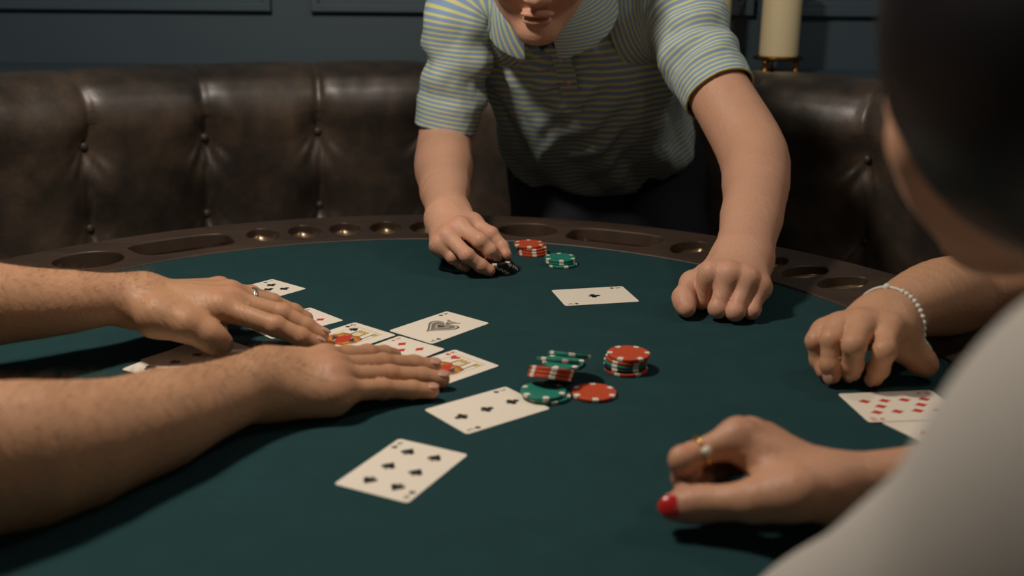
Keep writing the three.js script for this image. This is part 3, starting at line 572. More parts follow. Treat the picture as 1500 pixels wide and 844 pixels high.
function makeChip(color) { const t = new THREE.Group(); part(t, 'disc', chipBody, chipColors[color]); for (let k = 0; k < 6; k++) { const s = part(t, 'edge_spot', chipSpot, spotWhite); s.rotation.y = k * Math.PI / 3; } return t; }
const chipProto = { red: makeChip('red'), green: makeChip('green'), black: makeChip('black') };
function chip(color, pos, spin, label, group, tx = 0, tz = 0) {
  const c = chipProto[color].clone(); c.name = numbered('poker_chip'); scene.add(c); tag(c, label, 'poker chip', group);
  c.position.copy(pos); c.rotation.order = 'YXZ'; const q = new THREE.Quaternion().setFromEuler(new THREE.Euler(tx, 0, tz)), s = new THREE.Quaternion().setFromAxisAngle(V(0, 1, 0), spin); c.quaternion.copy(q.multiply(s)); return c;
}
const ORD = ['lowest', 'second from bottom', 'third from bottom', 'fourth from bottom', 'fifth from bottom'];
// stack(colours bottom to top, pixel of the top face's centre, per-level offsets from the top, spins, words)
function stack(cols, uv, offs, spins, where, group) {
  const H = cols.length * (CHIP_T + 0.0001), top = onTable(...uv, H);
  cols.forEach((c, i) => { const p = top.clone(); p.y = TABLE_Y + CHIP_T / 2 + 0.0002 + i * (CHIP_T + 0.0001); p.x += offs[i][0]; p.z += offs[i][1]; chip(c, p, spins[i], `${c} chip, ${i === cols.length - 1 ? 'topmost' : ORD[i]} of ${where}`, group); });
}
stack(['red', 'red', 'red', 'red'], [774.7, 356.3], [[0.0052, 0.003], [0.0048, 0.002], [0.004, 0.001], [0, 0]], [0.12, 0.1, 0.14, 0.02], 'the all-red stack farthest back', 'chips of the far red stack');
stack(['green', 'green', 'green'], [820.4, 376.3], [[0.0022, 0.002], [0, 0], [0, 0]], [0.25, 0.06, 0.05], 'the all-green stack', 'chips of the green stack');
stack(['red', 'black', 'green', 'red', 'red'], [920.9, 516.4], [[-0.002, 0.002], [-0.003, 0.001], [-0.0028, 0], [-0.0015, 0], [0, 0]], [0.5, 0.42, 0.4, 0.36, 0.52], 'the mixed stack topped by two red chips', 'chips of the mixed stack');
chip('red', onTable(870, 573.3, CHIP_T).setY(TABLE_Y + CHIP_T / 2 + 0.0002), 0, 'single red chip lying flat by itself in front of the stacks');
// the leaning black stack under the boy's fingertips
const blackTop = onTable(726, 382, 0.0165), blackLow = onTable(735.5, 396, 0.0);
for (let i = 0; i < 5; i++) { const p = blackLow.clone().lerp(blackTop, i / 4); p.y = TABLE_Y + CHIP_T / 2 + 0.0002 + i * (CHIP_T + 0.0001); chip('black', p, [0.33, 0.23, 0.12, -0.07, -0.05][i], `black chip, ${i === 4 ? 'topmost' : ORD[i]} of the leaning stack under the boy's fingers`, 'black chips under the fingers'); }
// the toppled pile
{
  const G = 'chips of the toppled pile';
  chip('green', onTable(803, 576.5, CHIP_T).setY(TABLE_Y + CHIP_T / 2 + 0.0002), 0.25, 'green chip lying flat on the felt at the front of the toppled pile', G);
  chip('green', onTable(795.8, 571.5, 2 * CHIP_T).setY(TABLE_Y + CHIP_T * 1.5 + 0.0004), 0.1, 'green chip lying flat on another green chip at the front of the toppled pile', G);
  const tx = -0.37, tz = -0.11, n = V(0, 1, 0).applyEuler(new THREE.Euler(tx, 0, tz));
  const mid = onTable(805.5, 547, 0.0145);
  for (let i = 0; i < 3; i++) chip('red', mid.clone().addScaledVector(n, (i - 1) * (CHIP_T + 0.0001)).add(V(i * 0.0008, 0, 0)), 0.07, `red chip, ${['lowest', 'middle', 'uppermost'][i]} of three tilted red chips in the toppled pile`, G, tx, tz);
  chip('green', mid.clone().addScaledVector(n, 2 * (CHIP_T + 0.0001)).add(V(0.0075, 0.0006, -0.011)), 0.25, 'green chip lying on the three tilted red chips', G, tx, tz);
  chip('green', mid.clone().addScaledVector(n, 3 * (CHIP_T + 0.0001)).add(V(0.0175, 0.0, -0.018)), 0.05, 'green chip at the very top back of the toppled pile', G, tx, tz);
  chip('green', onTable(822, 541, CHIP_T).setY(TABLE_Y + CHIP_T / 2 + 0.0002).add(V(0.003, 0, -0.022)), 0.6, 'green chip flat on the felt behind the tilted red chips', G);
}

// ---------------------------------------------------------------- people
const region = (cell, pad, ...points) => ({ cell, pad, points });
const handPoints = (h) => [h.wrist, ...FINGERS.flatMap((f) => h[f]), ...h.thumb];
const J = (...l) => l.map((p) => onTable(...p));
const cloth = (o) => mat({ roughness: 0.85, sheen: 0.3, sheenRoughness: 0.6, side: THREE.DoubleSide, ...o });
function clothMesh(parent, name, fig, regions, material, label) {
  const f = fig.field(), geos = regions.map(({ points, pad, cell }) => { const b = new THREE.Box3().setFromPoints(points).expandByScalar(pad); return surfaceNets(f, b.min, b.max, cell); });
  const g = geos.length > 1 ? mergeGeometries(geos) : geos[0], p = g.attributes.position, uv = new Float32Array(p.count * 2);
  for (let i = 0; i < p.count; i++) { uv[i * 2] = p.getX(i) + p.getZ(i) * 0.7; uv[i * 2 + 1] = p.getY(i) + p.getZ(i) * 0.3; }
  g.setAttribute('uv', new THREE.BufferAttribute(uv, 2)); return part(parent, name, g, material, label);
}
const weave = dataTexture(256, 256, (u, v, x, y) => { const k = 0.5 + 0.25 * Math.sin(x * Math.PI / 2) * Math.cos(y * Math.PI / 2) + 0.25 * hash3(x, y, 2); return [k, k, k]; }, false); weave.repeat.set(30, 30);
const nailMat = mat({ color: C3(0.52, 0.29, 0.21), roughness: 0.36 });
const hairMat = (c) => mat({ color: c, roughness: 0.45, anisotropy: 0.5 });
const Q0 = new THREE.Quaternion();

// ---- the man at the left, both hands flat on the cards
{
  const t = thing('person', 'man at the left edge reaching both bare forearms across the felt, hands flat on cards', 'person'), fig = new Figure();
  const near = { wrist: onTable(392, 558, 0.032), up: V(0, 1, 0), scale: 1.06, nails: ['middle', 'ring', 'pinky'], report: 'man near',
    index: J([476, 528, 0.034], [538, 521, 0.021], [562, 521, 0.013], [576, 522, 0.009]),
    middle: J([486, 541, 0.035], [560, 535, 0.021], [606, 536, 0.0125], [633, 538, 0.0095]),
    ring: J([492, 555, 0.031], [570, 551, 0.0185], [618, 553, 0.012], [646, 556, 0.0095]),
    pinky: J([497, 574, 0.024], [561, 570, 0.0155], [604, 571, 0.011], [632, 573, 0.009]),
    thumb: J([425, 545, 0.028], [465, 533, 0.016], [505, 528, 0.012], [530, 527, 0.010]) };
  const far = { wrist: onTable(205, 436, 0.053), up: V(0, 1, 0.1), scale: 1.06, nails: ['index', 'middle'], report: 'man far',
    index: J([322, 451, 0.046], [404, 478, 0.031], [440, 494, 0.019], [463, 504, 0.0105]),
    middle: J([338, 441, 0.048], [412, 460, 0.033], [448, 479, 0.019], [470, 491, 0.0105]),
    ring: J([337, 431, 0.046], [398, 444, 0.031], [430, 458, 0.018], [448, 467, 0.0105]),
    pinky: J([322, 424, 0.042], [368, 430, 0.030], [390, 438, 0.018], [404, 446, 0.0105]),
    thumb: J([230, 464, 0.044], [270, 476, 0.037], [303, 491, 0.0255], [325, 504, 0.0138]), thumbUp: V(0.3, 0.8, -0.3), thumbThick: 1.1 };
  const En = onTable(-130, 722, 0.047), Ef = onTable(-170, 447, 0.085), Sn = V(-0.7, 1.04, 0.2), Sf = V(-0.84, 1.06, -0.2);
  hand(fig, near); hand(fig, far);
  arm(fig, Sn, En, near.wrist, near.lat, { shoulder: 0.06, elbow: 0.053, fore: 0.051, wrist: 0.0275 });
  arm(fig, Sf, Ef, far.wrist, far.lat, { shoulder: 0.06, elbow: 0.048, fore: 0.0415, wrist: 0.0252 });
  console.log('man arms', Sn.distanceTo(En).toFixed(2), En.distanceTo(near.wrist).toFixed(2), Sf.distanceTo(Ef).toFixed(2), Ef.distanceTo(far.wrist).toFixed(2), En.toArray().map((x) => x.toFixed(2)).join(), Ef.toArray().map((x) => x.toFixed(2)).join());
  // tendons and veins on the backs of the hands
  for (const [h, n] of [[near, 4], [far, 4]]) FINGERS.forEach((f, i) => { const a = h.wrist.clone().lerp(h[f][0], 0.3).addScaledVector(h.n, 0.0105), b = h[f][0].clone().addScaledVector(h.n, 0.0078); fig.core.push(cone(a, b, 0.0022, 0.0036, 0.006)); });
  fig.core.push(ball(near.wrist.clone().addScaledVector(near.lat, -0.018).addScaledVector(near.n, 0.014).addScaledVector(near.fwd, -0.012), 0.011, 0.016)); // the wrist bone
  const neck = V(-0.83, 1.12, 0.02), hip = V(-1.0, 0.5, 0.02), HM = new THREE.Matrix4().makeRotationFromEuler(new THREE.Euler(0.5, Math.PI / 2 - 0.1, 0, 'YXZ')).setPosition(-0.74, 1.3, 0.0);
  limb(fig, neck, V(-0.745, 1.25, 0), 0.056, 0.055); limb(fig, V(-0.88, 0.98, 0.02), hip, 0.12, 0.12, 0.05); limb(fig, Sn, Sf, 0.05, 0.05, 0.05);
  head(fig, HM, 1);
  const tan = { base: C3(0.5, 0.27, 0.15), red: C3(0.5, 0.2, 0.12), mottle: 0.13 };
  fig.build(t, [region(0.0021, 0.045, ...handPoints(near)), region(0.004, 0.075, near.wrist.clone().lerp(En, 0.1), En), region(0.0021, 0.045, ...handPoints(far)), region(0.004, 0.065, far.wrist.clone().lerp(Ef, 0.1), Ef), region(0.008, 0.13, Sn, Sf, En, Ef), region(0.005, 0.16, V(-0.74, 1.28, 0)), region(0.012, 0.15, hip, V(-0.88, 0.98, 0.02))], tan);
  addNails(fig, t, nailMat);
  const shirt = new Figure(); shirt.core.push(cone(V(-0.87, 0.99, 0.02), V(-0.98, 0.52, 0.02), 0.15, 0.15, 0.05), cone(Sn, Sf, 0.072, 0.072, 0.06), cone(Sn, Sn.clone().lerp(En, 0.5), 0.078, 0.07, 0.03), cone(Sf, Sf.clone().lerp(Ef, 0.5), 0.078, 0.07, 0.03));
  clothMesh(t, 'shirt', shirt, [region(0.009, 0.17, Sn, Sf, V(-0.98, 0.5, 0.02), Sn.clone().lerp(En, 0.5), Sf.clone().lerp(Ef, 0.5))], cloth({ color: C3(0.03, 0.04, 0.06) }));
  const legs = new Figure(); for (const z of [-0.09, 0.13]) legs.core.push(cone(V(-1.0, 0.5, z), V(-0.62, 0.5, z), 0.09, 0.065, 0.04), cone(V(-0.62, 0.5, z), V(-0.6, 0.06, z), 0.062, 0.045, 0.02), cone(V(-0.62, 0.04, z), V(-0.46, 0.035, z), 0.04, 0.032, 0.02));
  clothMesh(t, 'trousers', legs, [region(0.012, 0.12, V(-1, 0.5, -0.09), V(-0.46, 0.03, 0.13))], cloth({ color: C3(0.02, 0.022, 0.03) }));
  const hr = new Figure(), hq = new THREE.Quaternion().setFromRotationMatrix(HM); hr.core.push(blob(V(0, 0.055, -0.022).applyMatrix4(HM), 0.08, 0.083, 0.094, 0.01, hq)); hr.cuts.push(blob(V(0, -0.02, 0.09).applyMatrix4(HM), 0.1, 0.085, 0.07, 0.02, hq));
  clothMesh(t, 'hair', hr, [region(0.006, 0.13, V(-0.74, 1.33, 0))], hairMat(C3(0.03, 0.02, 0.013)));
  // wedding ring
  const a = far.ring[0], b = far.ring[1], d = b.clone().sub(a).normalize(), rg = new THREE.LatheGeometry([[0.0106, -0.0019], [0.0114, -0.0022], [0.0119, -0.0014], [0.0121, 0], [0.0119, 0.0014], [0.0114, 0.0022], [0.0106, 0.0019]].map((p) => new THREE.Vector2(...p)), 48);
  const ring = part(t, 'wedding_ring', rg, mat({ color: 0xd8d2c6, metalness: 1, roughness: 0.34 }), 'plain silver finger ring'); ring.position.copy(a.clone().lerp(b, 0.52)); ring.quaternion.setFromUnitVectors(V(0, 1, 0), d);
  // fine hair of the forearms
  const R = rng(77), hg = []; const strand = new THREE.ConeGeometry(0.0001, 1, 3, 1, true); strand.translate(0, 0.5, 0);
  const im = new THREE.InstancedMesh(strand, mat({ color: C3(0.2, 0.11, 0.055), roughness: 0.6 }), 3600), o = new THREE.Object3D(), f = fig.field(); let k = 0;
  for (let tries = 0; tries < 40000 && k < 3600; tries++) {
    const farArm = R() < 0.42, W = farArm ? far.wrist : near.wrist, E = farArm ? Ef : En, s = R() * 1.0, c = W.clone().lerp(E, s - 0.06), ax = E.clone().sub(W).normalize(), dir = V(R() - 0.5, R() - 0.5, R() - 0.5); dir.addScaledVector(ax, -dir.dot(ax)).normalize();
    if (dir.y < -0.2) continue;
    let r = 0.015; for (let i = 0; i < 14; i++) { const q = f(c.x + dir.x * r, c.y + dir.y * r, c.z + dir.z * r); r -= q; if (Math.abs(q) < 1e-4) break; }
    if (!(r > 0.01 && r < 0.075)) continue;
    o.position.copy(c).addScaledVector(dir, r - 0.0003);
    o.quaternion.setFromUnitVectors(V(0, 1, 0), dir.clone().multiplyScalar(0.55).addScaledVector(ax, -0.55).add(V(R() - 0.5, R() - 0.5, R() - 0.5).multiplyScalar(0.7)).normalize()); o.scale.set(1, 0.006 + R() * 0.007, 1); o.updateMatrix(); im.setMatrixAt(k++, o.matrix);
  }
  im.count = k; im.name = 'arm_hair'; im.userData.kind = 'stuff'; t.add(im);
}

// ---- the boy leaning over the far side
const stripes = dataTexture(64, 128, (u, v, x, y) => {
  const w = 0.5 + 0.5 * Math.sin(v * Math.PI * 2), k = smooth(w, 0.54, 0.72), n = 0.96 + 0.07 * hash3(x, y, 4);
  return [lerp(0.56, 0.87, k) * n, lerp(0.68, 0.88, k) * n, lerp(0.84, 0.6, k) * n];
});
const polo = cloth({ map: stripes, bumpMap: weave, bumpScale: 0.0004, roughness: 0.7, sheen: 0.15 });
const PERIOD = 0.011; stripes.repeat.set(30, 1 / PERIOD);
const sleeveStripes = stripes.clone(); sleeveStripes.repeat.set(30, 1 / 0.0069); sleeveStripes.needsUpdate = true;
const poloSleeve = cloth({ map: sleeveStripes, bumpMap: weave, bumpScale: 0.0004, roughness: 0.7, sheen: 0.15 });
{
  const t = thing('person', 'boy in a striped short-sleeved polo shirt leaning over the far side of the table', 'person'), fig = new Figure();
  const right = { wrist: onTable(655, 314, 0.058), up: V(0, 0.8, 0.6), scale: 0.98, nails: ['middle'], report: 'boy chips',
    index: J([692, 327, 0.054], [719, 343, 0.046], [735, 362, 0.031], [741, 373, 0.0235]),
    middle: J([674, 334, 0.054], [703, 353, 0.045], [718, 367, 0.033], [726, 373, 0.0265]),
    ring: J([656, 346, 0.046], [684, 374, 0.030], [704, 389, 0.016], [717, 396, 0.0095]),
    pinky: J([644, 358, 0.036], [663, 377, 0.022], [675, 386, 0.013], [683, 391, 0.0095]),
    thumb: J([672, 332, 0.036], [694, 347, 0.024], [710, 366, 0.018], [718, 380, 0.016]) };
  const left = { wrist: onTable(1090, 374, 0.054), up: V(0, 0.9, 0.4), scale: 0.98, thick: 1.08, nails: [], report: 'boy fist',
    index: J([1042, 401, 0.047], [1027, 440, 0.0145], [1032, 438, 0.0095], [1041, 433.5, 0.0105]),
    middle: J([1068, 403, 0.048], [1052, 452, 0.014], [1058, 449.5, 0.0095], [1066, 445, 0.0105]),
    ring: J([1094, 409, 0.044], [1077, 457, 0.013], [1082, 454, 0.0095], [1088, 449, 0.0105]),
    pinky: J([1113, 420, 0.035], [1101, 456, 0.0125], [1104, 453, 0.009], [1107, 448, 0.010]),
    thumb: J([1054, 396, 0.036], [1014, 415, 0.029], [1001, 436, 0.020], [1006, 453, 0.012]), thumbUp: V(-0.8, 0.4, 0.3) };
  hand(fig, right); hand(fig, left);
  const Er = atDepth(648, 222, 1.68), Sr = atDepth(688, 8, 1.62), El = atDepth(1113, 236, 1.44), Sl = atDepth(985, 22, 1.575);
  console.log('boy arms', Sr.distanceTo(Er).toFixed(2), Er.distanceTo(right.wrist).toFixed(2), Sl.distanceTo(El).toFixed(2), El.distanceTo(left.wrist).toFixed(2));
  arm(fig, Sr, Er, right.wrist, right.lat, { shoulder: 0.042, elbow: 0.043, fore: 0.045, wrist: 0.0265 });
  arm(fig, Sl, El, left.wrist, left.lat, { shoulder: 0.043, elbow: 0.047, fore: 0.0445, wrist: 0.0285 });
  const H = atDepth(872, 208, 1.93), N = atDepth(802, -12, 1.56), axis = N.clone().sub(H), L = axis.length(); axis.normalize();
  console.log('boy torso', L.toFixed(3), H.toArray().map((x) => x.toFixed(3)).join(), N.toArray().map((x) => x.toFixed(3)).join());
  const lat = Sl.clone().sub(Sr).normalize(); lat.addScaledVector(axis, -lat.dot(axis)).normalize(); const front = V(0, 0, 0).crossVectors(lat, axis).normalize();
  const at = (s, x = 0, f = 0) => H.clone().addScaledVector(axis, s).addScaledVector(lat, x).addScaledVector(front, f);
  limb(fig, at(0), at(L - 0.14), 0.07, 0.06, 0.03); limb(fig, Sr.clone().lerp(at(L - 0.12), 0.3), at(L - 0.15, 0, -0.02), 0.025, 0.045, 0.02); limb(fig, Sl.clone().lerp(at(L - 0.12), 0.3), at(L - 0.15, 0, -0.02), 0.025, 0.045, 0.02);
  const pitch = 27 * Math.PI / 180, HM = new THREE.Matrix4().makeRotationFromEuler(new THREE.Euler(pitch, -0.03, 0, 'YXZ')), chin = atDepth(787, 60, 1.455), cl = V(0, -0.102, 0.075).applyMatrix4(HM);
  HM.setPosition(chin.clone().sub(cl)); const headC = V(0, 0, 0).applyMatrix4(HM);
  limb(fig, at(L - 0.05, 0, -0.01), V(0, -0.05, -0.03).applyMatrix4(HM), 0.06, 0.052, 0.03);
  head(fig, HM, 1);
  const fair = { base: C3(0.64, 0.355, 0.235), red: C3(0.58, 0.22, 0.14), mottle: 0.07 };
  fig.build(t, [region(0.0021, 0.04, ...handPoints(right)), region(0.0021, 0.04, ...handPoints(left)), region(0.004, 0.06, right.wrist, Er, Er.clone().lerp(Sr, 0.5)), region(0.004, 0.062, left.wrist, El, El.clone().lerp(Sl, 0.6)), region(0.003, 0.15, headC), region(0.008, 0.1, Sr, Sl, at(L - 0.02)), region(0.012, 0.12, at(0), at(L - 0.15))], fair);
  addNails(fig, t, nailMat);
  // polo shirt body
  const ringsOf = (list) => list.map(([s, a, b, e, x = 0, f = 0, k]) => ({ c: at(s, x, f), u: lat.clone(), v: front.clone(), a, b, e, s: k ?? s }));
  const Sx = (Sl.clone().sub(H).dot(lat)), Sxr = (Sr.clone().sub(H).dot(lat)), mid = (Sx + Sxr) / 2; console.log('shoulders', Sxr.toFixed(3), Sx.toFixed(3), Sr.clone().sub(H).dot(axis).toFixed(3), Sl.clone().sub(H).dot(axis).toFixed(3));
  const body = ringsOf([[-0.03, 0.17, 0.1, 2.2], [0, 0.178, 0.108, 2.2, 0.004], [0.06, 0.175, 0.113, 2.3, 0.004], [0.12, 0.169, 0.114, 2.4, mid * 0.3], [0.18, 0.166, 0.111, 2.5, mid * 0.7], [0.235, 0.171, 0.103, 2.5, mid, -0.002], [0.285, 0.17, 0.09, 2.5, mid, -0.005], [0.316, 0.155, 0.077, 2.3, mid * 0.8, -0.007], [0.339, 0.118, 0.069, 2.2, mid * 0.6, -0.006], [0.356, 0.085, 0.063, 2.1, mid * 0.3, -0.003], [0.366, 0.062, 0.06, 2]]);
  const folds = (th, k, len) => {
    const c = Math.cos(th), s = Math.sin(th), fr = smooth(s, -0.1, 0.5);
    let d = 0.0055 * Math.sin(c * 13 + k * 17 + 1.2 * Math.sin(k * 9)) * smooth(k, 0.0, 0.15) * (1 - smooth(k, 0.3, 0.62)) * fr;
    d += 0.005 * Math.sin((c * 0.9 - k * 2.6) * 20) * Math.exp(-(((c - 0.55 + k) / 0.35) ** 2)) * fr;
    d += 0.004 * Math.sin((c + k * 1.4) * 24) * Math.exp(-(((c + 0.75) / 0.3) ** 2)) * fr;
    d += 0.0045 * noise3(c * 5, k * 8, s * 3) + 0.002 * noise3(c * 14, k * 20, s * 8);
    return d;
  };
  const bodyGeo = loft(body, 160, 150, folds), bp = bodyGeo.attributes.position, dir = axis.clone().multiplyScalar(0.86).addScaledVector(front, -0.5);
  for (let i = 0; i < bp.count; i++) bodyGeo.attributes.uv.setY(i, V(bp.getX(i), bp.getY(i), bp.getZ(i)).sub(H).dot(dir));
  part(t, 'polo_shirt', bodyGeo, polo, 'blue grey and yellow striped polo shirt');
  // sleeves, with a rib at the cuff
  function sleeve(S, mid2, cuff, inner, R, seed, name = 'sleeve') {
    const pts = [inner, S, mid2, cuff], path = new THREE.CatmullRomCurve3(pts, false, 'centripetal'), rings = []; let last = null, s = 0;
    const n = 22, ref = V(0, 0.2, 1);
    for (let i = 0; i <= n; i++) {
      const k = i / n, c = path.getPointAt(k), tg = path.getTangentAt(k), u = V(0, 0, 0).crossVectors(ref, tg).normalize(), v = V(0, 0, 0).crossVectors(tg, u).normalize(); if (last) s += last.distanceTo(c); last = c;
      const r = k < 0.3 ? lerp(R[0], R[1], k / 0.3) : lerp(R[1], R[2], (k - 0.3) / 0.7), rib = k > 0.86 ? 0.0025 : 0; rings.push({ c, u, v, a: r + rib, b: r + rib, e: 2, s });
    }
    const e = rings[n], tg = path.getTangentAt(1); rings.push({ ...e, c: e.c.clone().addScaledVector(tg, 0.0012), a: e.a - 0.001, b: e.b - 0.001, s: s + 0.001 }, { ...e, c: e.c.clone(), a: e.a - 0.003, b: e.b - 0.003, s: s + 0.002 }, { ...e, c: e.c.clone().addScaledVector(tg, -0.02), a: e.a - 0.004, b: e.b - 0.004, s: s + 0.02 });
    const dis = (th, k) => { const m = smooth(k, 0.12, 0.35) * (1 - smooth(k, 0.72, 0.8)); return m * (0.003 * Math.sin(k * 44 + th * 1.0 + seed) * (0.6 + 0.4 * Math.sin(th * 2 + seed)) + 0.0035 * Math.sin(k * 26 - th * 2 + seed) + 0.004 * noise3(Math.cos(th) * 2, k * 9 + seed, Math.sin(th) * 2)) + 0.001 * noise3(Math.cos(th) * 6, k * 20, Math.sin(th) * 6); };
    part(t, name, loft(rings, 72, 130, dis), poloSleeve, name + ' of the striped polo shirt');
  }
  const along = (S, E, t, ...o) => S.clone().lerp(E, t).add(V(...o));
  sleeve(along(Sr, Er, 0.02, 0, 0.004, 0), along(Sr, Er, 0.42, -0.002, 0, 0.002), along(Sr, Er, 0.83, -0.001, 0, 0.002), at(L - 0.1, mid - 0.09, -0.01), [0.068, 0.061, 0.0475], 1.3);
  sleeve(along(Sl, El, 0.02, 0.004, 0.002, 0), along(Sl, El, 0.3, 0.002, 0, 0), along(Sl, El, 0.56, 0.0, 0, 0.0), at(L - 0.1, mid + 0.09, -0.01), [0.068, 0.064, 0.0505], 4.1);
  // collar, placket, buttons
  const collar = (a0, a1) => loft([{ c: at(L + 0.012), u: lat, v: front, a: 0.061, b: 0.06, e: 2, s: 0 }, { c: at(L + 0.02), u: lat, v: front, a: 0.067, b: 0.067, e: 2, s: 0.01 }, { c: at(L + 0.012, 0, 0.002), u: lat, v: front, a: 0.077, b: 0.078, e: 2, s: 0.02 }, { c: at(L - 0.012, 0, 0.006), u: lat, v: front, a: 0.091, b: 0.086, e: 2, s: 0.04 }, { c: at(L - 0.036, 0, 0.008), u: lat, v: front, a: 0.103, b: 0.092, e: 2, s: 0.06 }, { c: at(L - 0.037, 0, 0.007), u: lat, v: front, a: 0.1, b: 0.088, e: 2, s: 0.061 }], 90, 26, (th, k) => 0.0015 * noise3(Math.cos(th) * 4, k * 3, Math.sin(th) * 4), false, a0, a1);
  const cg = collar(Math.PI / 2 + 0.3, Math.PI * 2.5 - 0.22), cu = cg.attributes.uv; for (let i = 0; i < cu.count; i++) cu.setXY(i, cu.getY(i), cu.getX(i) * 0.7); part(t, 'collar', cg, polo, 'collar with stripes running down it');
  const plPts = []; for (let i = 0; i <= 10; i++) plPts.push(i);
  const frontAt = (s) => s < 0.235 ? lerp(0.113, 0.101, (s - 0.12) / 0.115) : s < 0.316 ? lerp(0.101, 0.07, (s - 0.235) / 0.081) : 0.07;
  const pl = new THREE.BufferGeometry(), pp = [], pu = [], pi = []; for (let i = 0; i <= 20; i++) { const s = lerp(L - 0.17, L - 0.035, i / 20); for (const x of [-0.014, 0.014]) { const c = at(s, mid * 0.75 + x, frontAt(s) + 0.0065); pp.push(c.x, c.y, c.z); pu.push(x, c.clone().sub(H).dot(dir)); } if (i) { const b = i * 2; pi.push(b - 2, b - 1, b + 1, b - 2, b + 1, b); } }
  pl.setAttribute('position', new THREE.Float32BufferAttribute(pp, 3)); pl.setAttribute('uv', new THREE.Float32BufferAttribute(pu, 2)); pl.setIndex(pi); pl.computeVertexNormals(); part(t, 'placket', pl, polo);
  const bmat = mat({ color: C3(0.68, 0.5, 0.44), roughness: 0.35 }), bg = new THREE.LatheGeometry([[0, 0.0004], [0.0018, 0.0006], [0.003, 0.0016], [0.0048, 0.0016], [0.0055, 0.0008], [0.0055, -0.001], [0, -0.001]].map((p) => new THREE.Vector2(...p)), 24);
  for (const s of [L - 0.115, L - 0.06]) { const b = part(t, 'shirt_button', bg, bmat); b.position.copy(at(s, mid * 0.75, frontAt(s) + 0.0095)); b.quaternion.setFromUnitVectors(V(0, 1, 0), front); }
  // trousers: kneeling on the booth seat
  const legs = new Figure(), hipY = V(0, -0.02, -0.03);
  legs.core.push(cone(at(-0.01, -0.07, -0.01), at(-0.01, 0.07, -0.01), 0.098, 0.098, 0.04), cone(at(-0.09, -0.075, -0.01), at(-0.09, 0.075, -0.01), 0.105, 0.105, 0.04));
  for (const e of [-1, 1]) { const h = at(-0.11, e * 0.08, -0.01), k = V(h.x + e * 0.05, 0.47, -0.84), a = V(h.x + e * 0.03, 0.445, -1.12); legs.core.push(cone(h, k, 0.1, 0.072, 0.05), cone(k, a, 0.066, 0.05, 0.02)); }
  clothMesh(t, 'trousers', legs, [region(0.008, 0.13, at(0, -0.08), at(0, 0.08), V(0, 0.46, -0.85), V(0.4, 0.46, -1.1))], cloth({ color: C3(0.010, 0.013, 0.022) }), 'dark navy trousers');
  const hq = new THREE.Quaternion().setFromRotationMatrix(HM), hr = new Figure(); hr.core.push(blob(V(0, 0.055, -0.022).applyMatrix4(HM), 0.083, 0.086, 0.098, 0.01, hq)); hr.cuts.push(blob(V(0, -0.03, 0.1).applyMatrix4(HM), 0.11, 0.085, 0.07, 0.02, hq));
  clothMesh(t, 'hair', hr, [region(0.005, 0.14, V(0, 0.05, -0.02).applyMatrix4(HM))], hairMat(C3(0.11, 0.055, 0.022)));
}

